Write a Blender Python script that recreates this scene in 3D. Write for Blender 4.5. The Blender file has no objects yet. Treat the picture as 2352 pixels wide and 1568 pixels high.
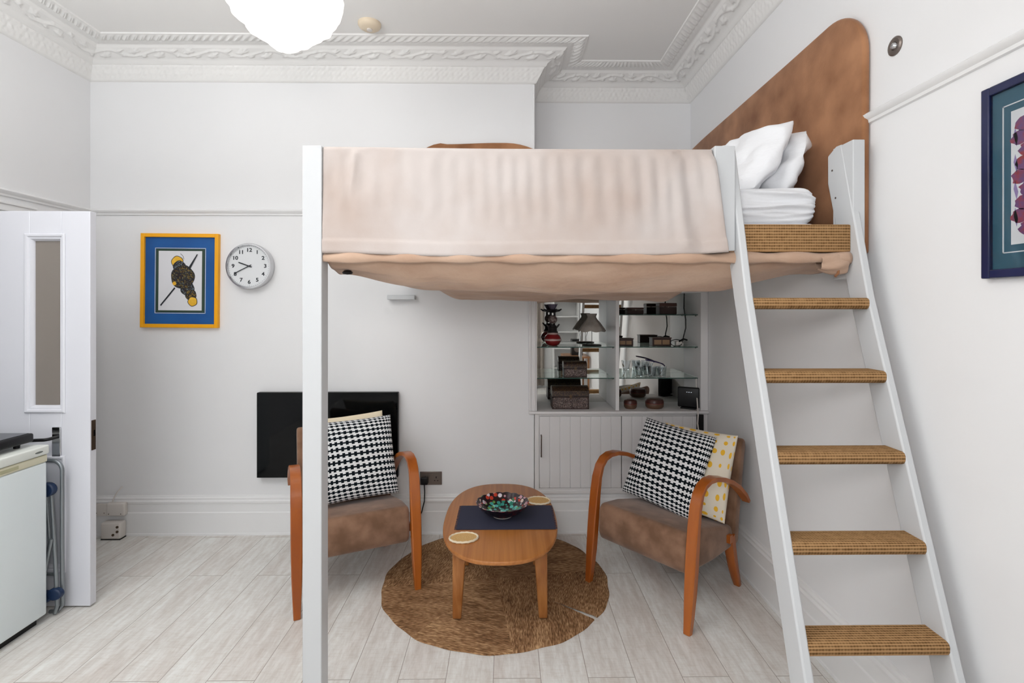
import bpy, bmesh, math, random
from mathutils import Vector, Matrix, noise
random.seed(7)
PI = math.pi
S = bpy.context.scene
C = S.collection

# ---------------------------------------------------------------- camera
cam = bpy.data.objects.new('camera', bpy.data.cameras.new('camera'))
C.objects.link(cam)
cam.location = (0, 0, 1.5)
cam.rotation_euler = (math.radians(90), 0, math.radians(-0.684))
cam.data.sensor_width = 36.0
cam.data.lens = 1172.0 / 2352.0 * 36.0
cam.data.shift_y = -77.0 / 2352.0
cam.data.clip_start = 0.05
S.camera = cam
# ---------------------------------------------------------------- colour / exposure
S.view_settings.view_transform = 'Standard'
S.view_settings.look = 'None'
S.view_settings.gamma = 1.0
S.view_settings.use_curve_mapping = False
S.view_settings.exposure = -0.25
# ---------------------------------------------------------------- world and daylight
w = bpy.data.worlds.new('world'); S.world = w
w.use_nodes = True
w.node_tree.nodes['Background'].inputs[0].default_value = (0.80, 0.90, 1.0, 1)
w.node_tree.nodes['Background'].inputs[1].default_value = 1.2

def area(name, loc, rot, sx, sy, power, col):
    l = bpy.data.lights.new(name, 'AREA'); l.shape = 'RECTANGLE'; l.size = sx; l.size_y = sy
    l.energy = power; l.color = col
    o = bpy.data.objects.new(name, l); C.objects.link(o); o.location = loc; o.rotation_euler = rot
    return o
# daylight entering through the two assumed, unseen windows of the wall behind the photographer
area('assumed_daylight_centre', (-0.55, -2.12, 1.65), (math.radians(90), 0, 0), 1.5, 2.0, 11, (0.93, 0.975, 1.0))
area('assumed_daylight_left', (-2.05, -2.12, 1.65), (math.radians(90), 0, math.radians(-12)), 0.8, 2.0, 7, (0.95, 0.98, 1.0))
# added unseen fill lamp, aimed up so the ceiling spreads ambient light
area('added_ceiling_fill', (-1.55, 0.55, 2.35), (math.radians(180), 0, 0), 1.0, 1.0, 90, (0.955, 0.970, 0.985))
# assumed flash, unseen beside the camera; gives frontal light, no visible lamp shadow
area('assumed_flash', (-0.12, -0.05, 1.83), (math.radians(96), 0, 0), 0.30, 0.30, 16.0, (1.0, 0.97, 0.95))

# ================================================================= helpers
def lin(c):
    return tuple(((v/255.0)/12.92 if v/255.0 <= 0.04045 else ((v/255.0+0.055)/1.055)**2.4) for v in c)

MATS = {}
def mat(name, rgb, rough=0.5, metal=0.0, spec=0.5, bump=None, var=None, coat=0.0, emit=None, alpha=None,
        trans=0.0, ior=None, sheen=0.0, scale=(1, 1, 1)):
    """rgb in sRGB 0-255. var=(rgb2, noise_scale, lo, hi[, detail]); bump=(scale, strength, distance)"""
    m = bpy.data.materials.new(name); m.use_nodes = True
    nt = m.node_tree; N = nt.nodes; L = nt.links
    b = N['Principled BSDF']
    b.inputs['Base Color'].default_value = (*lin(rgb), 1)
    b.inputs['Roughness'].default_value = rough
    b.inputs['Metallic'].default_value = metal
    b.inputs['Specular IOR Level'].default_value = spec
    if coat: b.inputs['Coat Weight'].default_value = coat
    if trans: b.inputs['Transmission Weight'].default_value = trans
    if ior: b.inputs['IOR'].default_value = ior
    if sheen:
        b.inputs['Sheen Weight'].default_value = sheen
    if emit:
        b.inputs['Emission Color'].default_value = (*lin(emit[0]), 1); b.inputs['Emission Strength'].default_value = emit[1]
    tc = mp = None
    if var or bump:
        tc = N.new('ShaderNodeTexCoord'); mp = N.new('ShaderNodeMapping')
        mp.inputs['Scale'].default_value = scale
        L.new(tc.outputs['Object'], mp.inputs['Vector'])
    if var:
        n = N.new('ShaderNodeTexNoise'); n.inputs['Scale'].default_value = var[1]
        n.inputs['Detail'].default_value = var[4] if len(var) > 4 else 5
        L.new(mp.outputs[0], n.inputs['Vector'])
        r = N.new('ShaderNodeValToRGB'); r.color_ramp.elements[0].position = var[2]; r.color_ramp.elements[1].position = var[3]
        r.color_ramp.elements[0].color = (*lin(rgb), 1); r.color_ramp.elements[1].color = (*lin(var[0]), 1)
        L.new(n.outputs['Fac'], r.inputs[0]); L.new(r.outputs[0], b.inputs['Base Color'])
    if bump:
        n = N.new('ShaderNodeTexNoise'); n.inputs['Scale'].default_value = bump[0]; n.inputs['Detail'].default_value = 6
        L.new(mp.outputs[0], n.inputs['Vector'])
        bp = N.new('ShaderNodeBump'); bp.inputs['Strength'].default_value = bump[1]; bp.inputs['Distance'].default_value = bump[2]
        L.new(n.outputs['Fac'], bp.inputs['Height']); L.new(bp.outputs[0], b.inputs['Normal'])
    MATS[name] = m
    return m

def tag(o, label=None, cat=None, group=None, kind=None):
    if label: o['label'] = label
    if cat: o['category'] = cat
    if group: o['group'] = group
    if kind: o['kind'] = kind
    return o

def thing(name, label, cat, loc=(0, 0, 0), rz=0.0, group=None):
    o = bpy.data.objects.new(name, None); C.objects.link(o)
    o.empty_display_size = 0.05
    o.location = loc; o.rotation_euler = (0, 0, rz)
    return tag(o, label, cat, group)

class MB:
    def __init__(s): s.v = []; s.f = []; s.m = []; s.uv = None
    def add(s, vs, fs, mi=0):
        o = len(s.v); s.v += [tuple(p) for p in vs]
        for f in fs: s.f.append([i+o for i in f]); s.m.append(mi)
        return s
    def box(s, x0, x1, y0, y1, z0, z1, mi=0):
        return s.add([(x0,y0,z0),(x1,y0,z0),(x1,y1,z0),(x0,y1,z0),(x0,y0,z1),(x1,y0,z1),(x1,y1,z1),(x0,y1,z1)],
                     [(3,2,1,0),(4,5,6,7),(0,1,5,4),(1,2,6,5),(2,3,7,6),(3,0,4,7)], mi)
    def quad(s, a, b, c, d, mi=0): return s.add([a,b,c,d], [(0,1,2,3)], mi)
    def prism(s, poly, a0, a1, axis='x', mi=0):
        """poly list of 2D points; extruded along axis from a0 to a1"""
        def P(p, a):
            if axis == 'x': return (a, p[0], p[1])
            if axis == 'y': return (p[0], a, p[1])
            return (p[0], p[1], a)
        n = len(poly)
        vs = [P(p, a0) for p in poly] + [P(p, a1) for p in poly]
        fs = [tuple(range(n)), tuple(reversed(range(n, 2*n)))]
        for i in range(n): fs.append((i, n+i, n+(i+1) % n, (i+1) % n))
        return s.add(vs, fs, mi)
    def lathe(s, prof, cx=0, cy=0, n=32, mi=0, rad=None, caps=True, a0=0.0):
        vs = []; fs = []; k = len(prof)
        for i in range(n):
            a = a0 + 2*PI*i/n
            for j, (r, z) in enumerate(prof):
                rr = r*(rad(a, j/(k-1)) if rad else 1)
                vs.append((cx+rr*math.cos(a), cy+rr*math.sin(a), z))
        for i in range(n):
            i2 = (i+1) % n
            for j in range(k-1): fs.append((i*k+j, i2*k+j, i2*k+j+1, i*k+j+1))
        if caps:
            if prof[0][0] > 1e-6: fs.append(tuple(i*k for i in reversed(range(n))))
            if prof[-1][0] > 1e-6: fs.append(tuple(i*k+k-1 for i in range(n)))
        return s.add(vs, fs, mi)
    def tube(s, pts, r, n=10, mi=0, r1=None):
        pts = [Vector(p) for p in pts]; vs = []; fs = []; k = len(pts)
        up = None
        for i, p in enumerate(pts):
            d = (pts[min(i+1, k-1)] - pts[max(i-1, 0)]).normalized()
            if up is None:
                up = Vector((0, 0, 1)) if abs(d.z) < 0.9 else Vector((1, 0, 0))
            x = up.cross(d)
            if x.length < 1e-4: x = Vector((1, 0, 0)).cross(d)
            x.normalize(); y = d.cross(x).normalized(); up = y
            rr = r if r1 is None else r + (r1-r)*i/(k-1)
            for j in range(n):
                a = 2*PI*j/n
                vs.append(tuple(p + x*rr*math.cos(a) + y*rr*math.sin(a)))
        for i in range(k-1):
            for j in range(n):
                fs.append((i*n+j, i*n+(j+1) % n, (i+1)*n+(j+1) % n, (i+1)*n+j))
        fs.append(tuple(reversed(range(n)))); fs.append(tuple((k-1)*n+j for j in range(n)))
        return s.add(vs, fs, mi)
    def ribbon(s, path, hw, ht, x=0.0, mi=0):
        """bent board: path of (y,z); hw half widths along x; ht half thickness in the plane"""
        k = len(path); vs = []; fs = []
        for i, (y, z) in enumerate(path):
            a = path[max(i-1, 0)]; b = path[min(i+1, k-1)]
            dy, dz = b[0]-a[0], b[1]-a[1]; l = math.hypot(dy, dz); ny, nz = -dz/l, dy/l
            W = hw[i]; T = ht[i]; c = min(W, T)*0.22
            for (sx, st) in ((-W+c, -T), (W-c, -T), (W, -T+c), (W, T-c), (W-c, T), (-W+c, T), (-W, T-c), (-W, -T+c)):
                vs.append((x+sx, y+ny*st, z+nz*st))
        for i in range(k-1):
            for j in range(8): fs.append((i*8+j, i*8+(j+1) % 8, (i+1)*8+(j+1) % 8, (i+1)*8+j))
        fs.append(tuple(reversed(range(8)))); fs.append(tuple((k-1)*8+j for j in range(8)))
        return s.add(vs, fs, mi)
    def grid(s, fn, nu, nv, mi=0, closed_u=False):
        """fn(u,v)->xyz, u,v in 0..1 ; stores uv"""
        o = len(s.v)
        if s.uv is None: s.uv = {}
        for i in range(nu+1):
            for j in range(nv+1):
                s.v.append(tuple(fn(i/nu, j/nv))); s.uv[o+i*(nv+1)+j] = (i/nu, j/nv)
        for i in range(nu):
            for j in range(nv):
                a = o+i*(nv+1)+j
                s.f.append([a, a+nv+1, a+nv+2, a+1]); s.m.append(mi)
        return s
    def build(s, name, mats, parent=None, smooth=None, bevel=None, seg=2, sub=0, solid=None, weld=False):
        me = bpy.data.meshes.new(name); me.from_pydata(s.v, [], s.f)
        if not isinstance(mats, (list, tuple)): mats = [mats]
        for m in mats: me.materials.append(m)
        me.polygons.foreach_set('material_index', s.m)
        if s.uv is not None:
            ul = me.uv_layers.new(name='UVMap')
            for lp in me.loops:
                ul.data[lp.index].uv = s.uv.get(lp.vertex_index, (0, 0))
        bm = bmesh.new(); bm.from_mesh(me)
        if weld: bmesh.ops.remove_doubles(bm, verts=bm.verts, dist=1e-5)
        bmesh.ops.recalc_face_normals(bm, faces=bm.faces)
        bm.to_mesh(me); bm.free()
        if smooth is not None:
            me.polygons.foreach_set('use_smooth', [True]*len(me.polygons))
            me.set_sharp_from_angle(angle=math.radians(smooth))
        me.update()
        o = bpy.data.objects.new(name, me); C.objects.link(o)
        if parent: o.parent = parent
        if solid:
            md = o.modifiers.new('solid', 'SOLIDIFY'); md.thickness = solid; md.offset = 0
        if bevel:
            md = o.modifiers.new('bevel', 'BEVEL'); md.width = bevel; md.segments = seg; md.limit_method = 'ANGLE'
            md.angle_limit = math.radians(35); md.harden_normals = False
            me.polygons.foreach_set('use_smooth', [True]*len(me.polygons))
            me.set_sharp_from_angle(angle=math.radians(60))
            if seg >= 3:
                me.set_sharp_from_angle(angle=math.radians(180))
        if sub:
            md = o.modifiers.new('sub', 'SUBSURF'); md.levels = sub; md.render_levels = sub
        return o

def copy_tree(o, parent=None):
    c = o.copy(); C.objects.link(c)
    if parent: c.parent = parent
    for ch in [x for x in bpy.data.objects if x.parent == o]:
        copy_tree(ch, c)
    return c

def text_mesh(txt, size, extrude=0.0):
    cu = bpy.data.curves.new('t', 'FONT'); cu.body = txt; cu.size = size; cu.align_x = 'CENTER'; cu.align_y = 'CENTER'
    cu.extrude = extrude; cu.offset = size*.028; cu.resolution_u = 3
    o = bpy.data.objects.new('t', cu); C.objects.link(o)
    me = bpy.data.meshes.new_from_object(o)
    vs = [tuple(v.co) for v in me.vertices]; fs = [tuple(p.vertices) for p in me.polygons]
    bpy.data.objects.remove(o); bpy.data.curves.remove(cu); bpy.data.meshes.remove(me)
    return vs, fs

# ================================================================= materials
mWall = mat('wall_paint', (236, 236, 237), 0.75, spec=0.2, var=((239, 239, 240), 1.5, 0.3, 0.7), bump=(60, 0.05, 0.002))
mCeil = mat('ceiling_paint', (238, 237, 235), 0.85, spec=0.15)
mTrim = mat('trim_gloss_white', (239, 239, 239), 0.42, spec=0.4)
mPlaster = mat('plaster_white', (239, 238, 236), 0.7, spec=0.2, bump=(180, 0.12, 0.002))
mPaintWood = mat('white_painted_wood', (208, 210, 212), 0.35, spec=0.45, bump=(25, 0.06, 0.002), scale=(3, 3, .4))
mDoor = mat('door_white_paint', (228, 229, 236), 0.4, spec=0.4)
mCab = mat('cabinet_white_paint', (230, 228, 228), 0.45, spec=0.4)

def suede(name, a, b, sc=7.0, bs=0.25, lo=.35, hi=.7):
    m = mat(name, a, 0.92, spec=0.12, var=(b, sc, lo, hi, 7), bump=(160, bs, 0.002), sheen=0.25)
    return m
mSuedeChair = suede('chair_brown_suede', (116, 86, 66), (148, 114, 92), 9, lo=.38, hi=.64)
mSuedeHead = suede('tan_suede_headboard', (130, 86, 56), (180, 130, 94), 4.5, lo=.32, hi=.66)
mSuedeCanopy = mat('beige_suede_underside', (184, 152, 130), .92, spec=.12, var=((203, 175, 154), 4, .35, .7, 7), bump=(9, .6, .014), sheen=.2, scale=(1, 2.4, 1))
mBlanket = suede('pale_peach_suede', (182, 164, 154), (201, 192, 188), 2.2, 0.15, lo=.32, hi=.6)
mLinen = mat('white_cotton', (243, 244, 247), 0.85, spec=0.15, bump=(11, 0.55, 0.012), scale=(1, 1, 2.6))

def wood(name, a, b, axis, rough=0.35, sc=14, stretch=0.06, coat=0.0, fine=True):
    scv = [1, 1, 1]; scv['xyz'.index(axis)] = stretch
    m = mat(name, a, rough, spec=0.45, var=(b, sc, 0.32, 0.68, 6), bump=(sc*5, 0.06, 0.001), coat=coat, scale=tuple(scv))
    return m
mOak = wood('oak_table_veneer', (160, 98, 46), (188, 124, 66), 'y', 0.38, 45, 0.03)
mOakLeg = wood('oak_table_leg', (152, 92, 44), (184, 124, 70), 'z', 0.4, 45, 0.05)
mBent = wood('orange_bentwood', (152, 76, 22), (184, 102, 34), 'z', 0.32, 12, 0.1, coat=0.25)
mDeskWood = wood('desk_wood', (150, 105, 70), (170, 122, 84), 'x')

# sisal: woven rows
def sisal(name, c1, c2, fx, fz):
    m = bpy.data.materials.new(name); m.use_nodes = True; nt = m.node_tree; N = nt.nodes; L = nt.links
    b = N['Principled BSDF']; b.inputs['Roughness'].default_value = .95; b.inputs['Specular IOR Level'].default_value = .1
    tc = N.new('ShaderNodeTexCoord')
    sp = N.new('ShaderNodeSeparateXYZ'); L.new(tc.outputs['Object'], sp.inputs[0])
    def sinw(out, f, ph=0.0):
        a = N.new('ShaderNodeMath'); a.operation = 'MULTIPLY'; a.inputs[1].default_value = f*2*PI; L.new(out, a.inputs[0])
        c = N.new('ShaderNodeMath'); c.operation = 'SINE'; L.new(a.outputs[0], c.inputs[0])
        d = N.new('ShaderNodeMath'); d.operation = 'MULTIPLY_ADD'; d.inputs[1].default_value = .5; d.inputs[2].default_value = .5
        L.new(c.outputs[0], d.inputs[0]); return d.outputs[0]
    yz = N.new('ShaderNodeMath'); yz.operation = 'ADD'; L.new(sp.outputs['Y'], yz.inputs[0]); L.new(sp.outputs['Z'], yz.inputs[1])
    sx = sinw(sp.outputs['X'], fx); sz = sinw(yz.outputs[0], fz)
    mx = N.new('ShaderNodeMath'); mx.operation = 'MULTIPLY_ADD'; mx.inputs[1].default_value = .22
    L.new(sx, mx.inputs[0]); 
    m2 = N.new('ShaderNodeMath'); m2.operation = 'MULTIPLY'; m2.inputs[1].default_value = .78; L.new(sz, m2.inputs[0]); L.new(m2.outputs[0], mx.inputs[2])
    nz = N.new('ShaderNodeTexNoise'); nz.inputs['Scale'].default_value = 60; L.new(tc.outputs['Object'], nz.inputs['Vector'])
    ad = N.new('ShaderNodeMath'); ad.operation = 'MULTIPLY_ADD'; ad.inputs[1].default_value = .55; L.new(nz.outputs['Fac'], ad.inputs[0])
    m3 = N.new('ShaderNodeMath'); m3.operation = 'MULTIPLY'; m3.inputs[1].default_value = .7; L.new(mx.outputs[0], m3.inputs[0]); L.new(m3.outputs[0], ad.inputs[2])
    r = N.new('ShaderNodeValToRGB'); r.color_ramp.elements[0].position = .25; r.color_ramp.elements[1].position = .8
    r.color_ramp.elements[0].color = (*lin(c1), 1); r.color_ramp.elements[1].color = (*lin(c2), 1)
    L.new(ad.outputs[0], r.inputs[0]); L.new(r.outputs[0], b.inputs['Base Color'])
    bp = N.new('ShaderNodeBump'); bp.inputs['Strength'].default_value = .6; bp.inputs['Distance'].default_value = .003
    L.new(ad.outputs[0], bp.inputs['Height']); L.new(bp.outputs[0], b.inputs['Normal'])
    return m
mSisal = sisal('sisal_stair_carpet', (98, 70, 40), (178, 140, 98), 110, 95)

mBlackGloss = mat('black_gloss_glass', (6, 8, 10), 0.06, spec=0.22)
mBlack = mat('black_plastic', (16, 16, 18), 0.4, spec=0.35)
mChrome = mat('chrome', (200, 200, 202), 0.12, metal=1.0)
mSteelPlate = mat('brushed_steel_dark', (128, 118, 112), 0.35, metal=0.9)
mMirror = mat('mirror_silver', (226, 226, 222), 0.015, metal=1.0)
mGlassShelf = mat('green_edge_shelf_glass', (214, 236, 228), 0.02, trans=1.0, ior=1.45)
mGlassEdge = mat('dark_green_glass_edge', (36, 74, 66), 0.15, spec=0.6)
mClearGlass = mat('clear_tumbler_glass', (240, 244, 246), 0.02, trans=1.0, ior=1.45)
mFrost = mat('frosted_tan_door_glass', (178, 170, 162), 0.32, spec=.4, trans=0.55, ior=1.3)
mYellowFrame = mat('yellow_frame_paint', (252, 176, 8), 0.45)
mBlueMat = mat('cobalt_mount', (12, 78, 146), 0.6, var=((20, 90, 160), 3, .4, .6))
mGreenMat = mat('dark_green_mount', (44, 66, 52), 0.6)
mPaper = mat('art_paper', (226, 226, 230), 0.8)
mInk = mat('dark_ink', (34, 38, 44), 0.7)
mNavyFrame = mat('navy_frame_lacquer', (18, 24, 62), 0.25, var=((26, 34, 76), 3, .4, .6))
mTealMat = mat('teal_mount', (50, 92, 112), 0.6)
mNavyCloth = mat('navy_runner_cloth', (50, 52, 72), 0.9, bump=(300, .3, .001))
mFridge = mat('fridge_white_enamel', (238, 247, 250), 0.35, spec=.45)
mFridgeCream = mat('aged_cream_plastic', (226, 222, 196), 0.45)
mGreyTube = mat('grey_metal_tube', (140, 146, 150), 0.35, metal=.7)
mBluePlastic = mat('dark_blue_plastic', (22, 44, 78), 0.45)
mBoxWhite = mat('ivory_plastic', (220, 214, 208), 0.45)
mBrass = mat('aged_brass', (92, 74, 58), 0.4, metal=.8)
mDarkBox = mat('dark_brown_box', (52, 28, 22), 0.5)
mCream = mat('cream_fabric', (236, 222, 194), 0.9)

# floor: whitewashed boards running away from the camera
def floor_mat():
    m = bpy.data.materials.new('whitewashed_boards'); m.use_nodes = True; nt = m.node_tree; N = nt.nodes; L = nt.links
    b = N['Principled BSDF']; b.inputs['Roughness'].default_value = .42; b.inputs['Specular IOR Level'].default_value = .35
    tc = N.new('ShaderNodeTexCoord'); mp = N.new('ShaderNodeMapping')
    mp.inputs['Rotation'].default_value = (0, 0, math.radians(90)); mp.inputs['Location'].default_value = (0.3, 0.051, 0)
    L.new(tc.outputs['Object'], mp.inputs[0])
    br = N.new('ShaderNodeTexBrick'); br.inputs['Scale'].default_value = 1.0
    br.inputs['Brick Width'].default_value = 1.29; br.inputs['Row Height'].default_value = 0.192
    br.inputs['Mortar Size'].default_value = 0.0016; br.inputs['Mortar Smooth'].default_value = 0.2; br.offset = 0.37
    br.inputs['Color1'].default_value = (0, 0, 0, 1); br.inputs['Color2'].default_value = (1, 1, 1, 1); br.inputs['Mortar'].default_value = (0.5, .5, .5, 1)
    L.new(mp.outputs[0], br.inputs['Vector'])
    m2 = N.new('ShaderNodeMapping'); m2.inputs['Scale'].default_value = (1.0, 0.16, 1); L.new(tc.outputs['Object'], m2.inputs[0])
    # offset the grain per board
    ad = N.new('ShaderNodeVectorMath'); ad.operation = 'MULTIPLY_ADD'; L.new(br.outputs['Color'], ad.inputs[0]); ad.inputs[1].default_value = (3, 9, 2); L.new(m2.outputs[0], ad.inputs[2])
    n1 = N.new('ShaderNodeTexNoise'); n1.inputs['Scale'].default_value = 42; n1.inputs['Detail'].default_value = 8; n1.inputs['Roughness'].default_value = .7
    L.new(ad.outputs[0], n1.inputs['Vector'])
    n2 = N.new('ShaderNodeTexNoise'); n2.inputs['Scale'].default_value = 5; n2.inputs['Detail'].default_value = 5
    L.new(ad.outputs[0], n2.inputs['Vector'])
    m5 = N.new('ShaderNodeMapping'); m5.inputs['Scale'].default_value = (.35, 2.2, 1); L.new(tc.outputs['Object'], m5.inputs[0])
    n3 = N.new('ShaderNodeTexNoise'); n3.inputs['Scale'].default_value = 50; n3.inputs['Detail'].default_value = 5
    L.new(m5.outputs[0], n3.inputs['Vector'])
    r1 = N.new('ShaderNodeValToRGB'); e = r1.color_ramp.elements
    e[0].position = .36; e[0].color = (*lin((222, 218, 213)), 1); e[1].position = .62; e[1].color = (*lin((242, 242, 240)), 1)
    L.new(n1.outputs['Fac'], r1.inputs[0])
    r2 = N.new('ShaderNodeValToRGB'); e = r2.color_ramp.elements
    e[0].position = .35; e[0].color = (*lin((230, 221, 215)), 1); e[1].position = .58; e[1].color = (*lin((252, 252, 250)), 1)
    L.new(n2.outputs['Fac'], r2.inputs[0])
    mx = N.new('ShaderNodeMix'); mx.data_type = 'RGBA'; mx.blend_type = 'MULTIPLY'; mx.inputs['Factor'].default_value = .75
    L.new(r1.outputs[0], mx.inputs['A']); L.new(r2.outputs[0], mx.inputs['B'])
    r3 = N.new('ShaderNodeValToRGB'); e = r3.color_ramp.elements
    e[0].position = .33; e[0].color = (*lin((234, 228, 222)), 1); e[1].position = .5; e[1].color = (1, 1, 1, 1)
    L.new(n3.outputs['Fac'], r3.inputs[0])
    mx3 = N.new('ShaderNodeMix'); mx3.data_type = 'RGBA'; mx3.blend_type = 'MULTIPLY'; mx3.inputs['Factor'].default_value = .35
    L.new(mx.outputs['Result'], mx3.inputs['A']); L.new(r3.outputs[0], mx3.inputs['B'])
    mx2 = N.new('ShaderNodeMix'); mx2.data_type = 'RGBA'; mx2.inputs['B'].default_value = (*lin((150, 138, 130)), 1)
    fm = N.new('ShaderNodeMath'); fm.operation = 'MULTIPLY'; fm.inputs[1].default_value = .8; L.new(br.outputs['Fac'], fm.inputs[0])
    L.new(fm.outputs[0], mx2.inputs['Factor']); L.new(mx3.outputs['Result'], mx2.inputs['A'])
    L.new(mx2.outputs['Result'], b.inputs['Base Color'])
    return m
mFloor = floor_mat()

# houndstooth woven cushion fabric in the cushion's own UV
def hound_mat():
    m = bpy.data.materials.new('houndstooth_fabric'); m.use_nodes = True; nt = m.node_tree; N = nt.nodes; L = nt.links
    b = N['Principled BSDF']; b.inputs['Roughness'].default_value = .9; b.inputs['Specular IOR Level'].default_value = .1
    uv = N.new('ShaderNodeUVMap'); sp = N.new('ShaderNodeSeparateXYZ'); L.new(uv.outputs[0], sp.inputs[0])
    def mth(op, a, bb=None, c=None):
        x = N.new('ShaderNodeMath'); x.operation = op
        for i, q in enumerate((a, bb, c)):
            if q is None: continue
            if isinstance(q, (int, float)): x.inputs[i].default_value = q
            else: L.new(q, x.inputs[i])
        return x.outputs[0]
    vv = mth('MULTIPLY', sp.outputs['Y'], 20)
    row = mth('FLOOR', vv)
    uu = mth('ADD', mth('MULTIPLY', sp.outputs['X'], 21), mth('MULTIPLY', row, 0.12))
    fu = mth('ABSOLUTE', mth('SUBTRACT', mth('FRACT', uu), .5))
    fv = mth('ABSOLUTE', mth('SUBTRACT', mth('FRACT', vv), .5))
    a = mth('LESS_THAN', fv, .13)
    bq = mth('MULTIPLY', mth('LESS_THAN', fu, .25), mth('LESS_THAN', fv, .36))
    k = mth('MAXIMUM', a, bq)
    mx = N.new('ShaderNodeMix'); mx.data_type = 'RGBA'; L.new(k, mx.inputs['Factor'])
    mx.inputs['A'].default_value = (*lin((232, 233, 234)), 1); mx.inputs['B'].default_value = (*lin((14, 22, 28)), 1)
    L.new(mx.outputs['Result'], b.inputs['Base Color'])
    return m
mHound = hound_mat()

def dots_mat(name, base, dot, scale=(8, 8), thr=.24):
    m = bpy.data.materials.new(name); m.use_nodes = True; nt = m.node_tree; N = nt.nodes; L = nt.links
    b = N['Principled BSDF']; b.inputs['Roughness'].default_value = .9; b.inputs['Specular IOR Level'].default_value = .1
    uv = N.new('ShaderNodeUVMap'); mp = N.new('ShaderNodeMapping'); mp.inputs['Scale'].default_value = (scale[0], scale[1], 1)
    L.new(uv.outputs[0], mp.inputs[0])
    v = N.new('ShaderNodeTexVoronoi'); v.inputs['Randomness'].default_value = .25; v.inputs['Scale'].default_value = 1; L.new(mp.outputs[0], v.inputs['Vector'])
    lt = N.new('ShaderNodeMath'); lt.operation = 'LESS_THAN'; lt.inputs[1].default_value = thr; L.new(v.outputs['Distance'], lt.inputs[0])
    mx = N.new('ShaderNodeMix'); mx.data_type = 'RGBA'; L.new(lt.outputs[0], mx.inputs['Factor'])
    mx.inputs['A'].default_value = (*lin(base), 1); mx.inputs['B'].default_value = (*lin(dot), 1)
    L.new(mx.outputs['Result'], b.inputs['Base Color'])
    return m
mDots = dots_mat('cream_fabric_yellow_spots', (236, 226, 208), (244, 190, 62), (9, 9), .27)

def speckle(name, cols, scale, rough=.3, coat=.3):
    """voronoi cells coloured from a constant ramp"""
    m = bpy.data.materials.new(name); m.use_nodes = True; nt = m.node_tree; N = nt.nodes; L = nt.links
    b = N['Principled BSDF']; b.inputs['Roughness'].default_value = rough; b.inputs['Coat Weight'].default_value = coat
    tc = N.new('ShaderNodeTexCoord')
    v = N.new('ShaderNodeTexVoronoi'); v.inputs['Scale'].default_value = scale; L.new(tc.outputs['Object'], v.inputs['Vector'])
    sp = N.new('ShaderNodeSeparateColor'); L.new(v.outputs['Color'], sp.inputs[0])
    r = N.new('ShaderNodeValToRGB'); r.color_ramp.interpolation = 'CONSTANT'; e = r.color_ramp.elements
    n = len(cols)
    for i, c in enumerate(cols):
        if i == 0: e[0].position = 0; e[0].color = (*lin(c), 1)
        elif i == 1: e[1].position = 1/n; e[1].color = (*lin(c), 1)
        else:
            q = e.new(i/n); q.color = (*lin(c), 1)
    L.new(sp.outputs[0], r.inputs[0])
    # dark grout between the dots
    lt = N.new('ShaderNodeMath'); lt.operation = 'GREATER_THAN'; lt.inputs[1].default_value = .52; L.new(v.outputs['Distance'], lt.inputs[0])
    mx = N.new('ShaderNodeMix'); mx.data_type = 'RGBA'; L.new(lt.outputs[0], mx.inputs['Factor']); L.new(r.outputs[0], mx.inputs['A'])
    mx.inputs['B'].default_value = (*lin((30, 14, 20)), 1)
    L.new(mx.outputs['Result'], b.inputs['Base Color'])
    return m
mBowlIn = speckle('painted_bowl_inner_flowers', [(40, 18, 26), (196, 60, 40), (224, 214, 222), (56, 30, 48), (196, 150, 160), (60, 110, 70), (224, 200, 190), (44, 20, 30)], 46)
mBowlMid = speckle('painted_bowl_centre_turquoise', [(70, 170, 160), (40, 130, 110), (90, 190, 180), (110, 160, 80), (150, 215, 205), (60, 150, 140)], 48)
mBowlOut = speckle('painted_bowl_outer_dark_red', [(40, 8, 10), (22, 6, 12), (120, 30, 20), (34, 8, 14), (24, 8, 14), (86, 20, 16)], 50)
mInlay = speckle('inlaid_mosaic_pattern', [(150, 128, 118), (90, 66, 56), (176, 156, 148), (110, 88, 78), (60, 42, 38)], 290, .4, .1)
mInlayTop = speckle('inlaid_brown_lid', [(86, 62, 38), (58, 40, 28), (104, 80, 50), (70, 50, 32)], 220, .4, .1)

# ================================================================= room shell
XL, XR, YB, YA, XB, ZC, YK = -2.75, 1.35, 3.41, 3.72, 0.19, 3.158, -2.2
def st(o): return tag(o, kind='structure')

f = MB(); f.box(XL-1.3, XR+.1, YK-.1, YA+.1, -0.08, 0.0)
st(f.build('floor', mFloor))
c_ = MB(); c_.box(XL-1.3, XR+.1, YK-.1, YA+.1, ZC, ZC+.1)
st(c_.build('ceiling', mCeil))
b_ = MB(); b_.prism([(XL-.1, YB), (XB, YB), (XB, YA), (XR+.1, YA), (XR+.1, YA+.12), (XL-.1, YA+.12)], 0, ZC, 'z')
st(b_.build('wall_back', mWall, bevel=.006))
r_ = MB(); r_.box(XR, XR+.1, YK-.1, YA, 0, ZC)
st(r_.build('wall_right', mWall))
# left wall with the doorway
DY0, DY1, DZ = 1.72, 2.64, 2.02
l_ = MB(); l_.box(XL-.14, XL, YK-.1, DY0, 0, ZC); l_.box(XL-.14, XL, DY1, YB, 0, ZC); l_.box(XL-.14, XL, DY0, DY1, DZ, ZC)
st(l_.build('wall_left', mWall))
h_ = MB(); h_.box(XL-1.35, XL-1.25, YK-.1, YB, 0, ZC); h_.box(XL-1.25, XL-.14, DY0-.5, DY0-.4, 0, ZC); h_.box(XL-1.25, XL-.14, DY1+.3, DY1+.4, 0, ZC)
st(h_.build('wall_hall', mWall))
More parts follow.
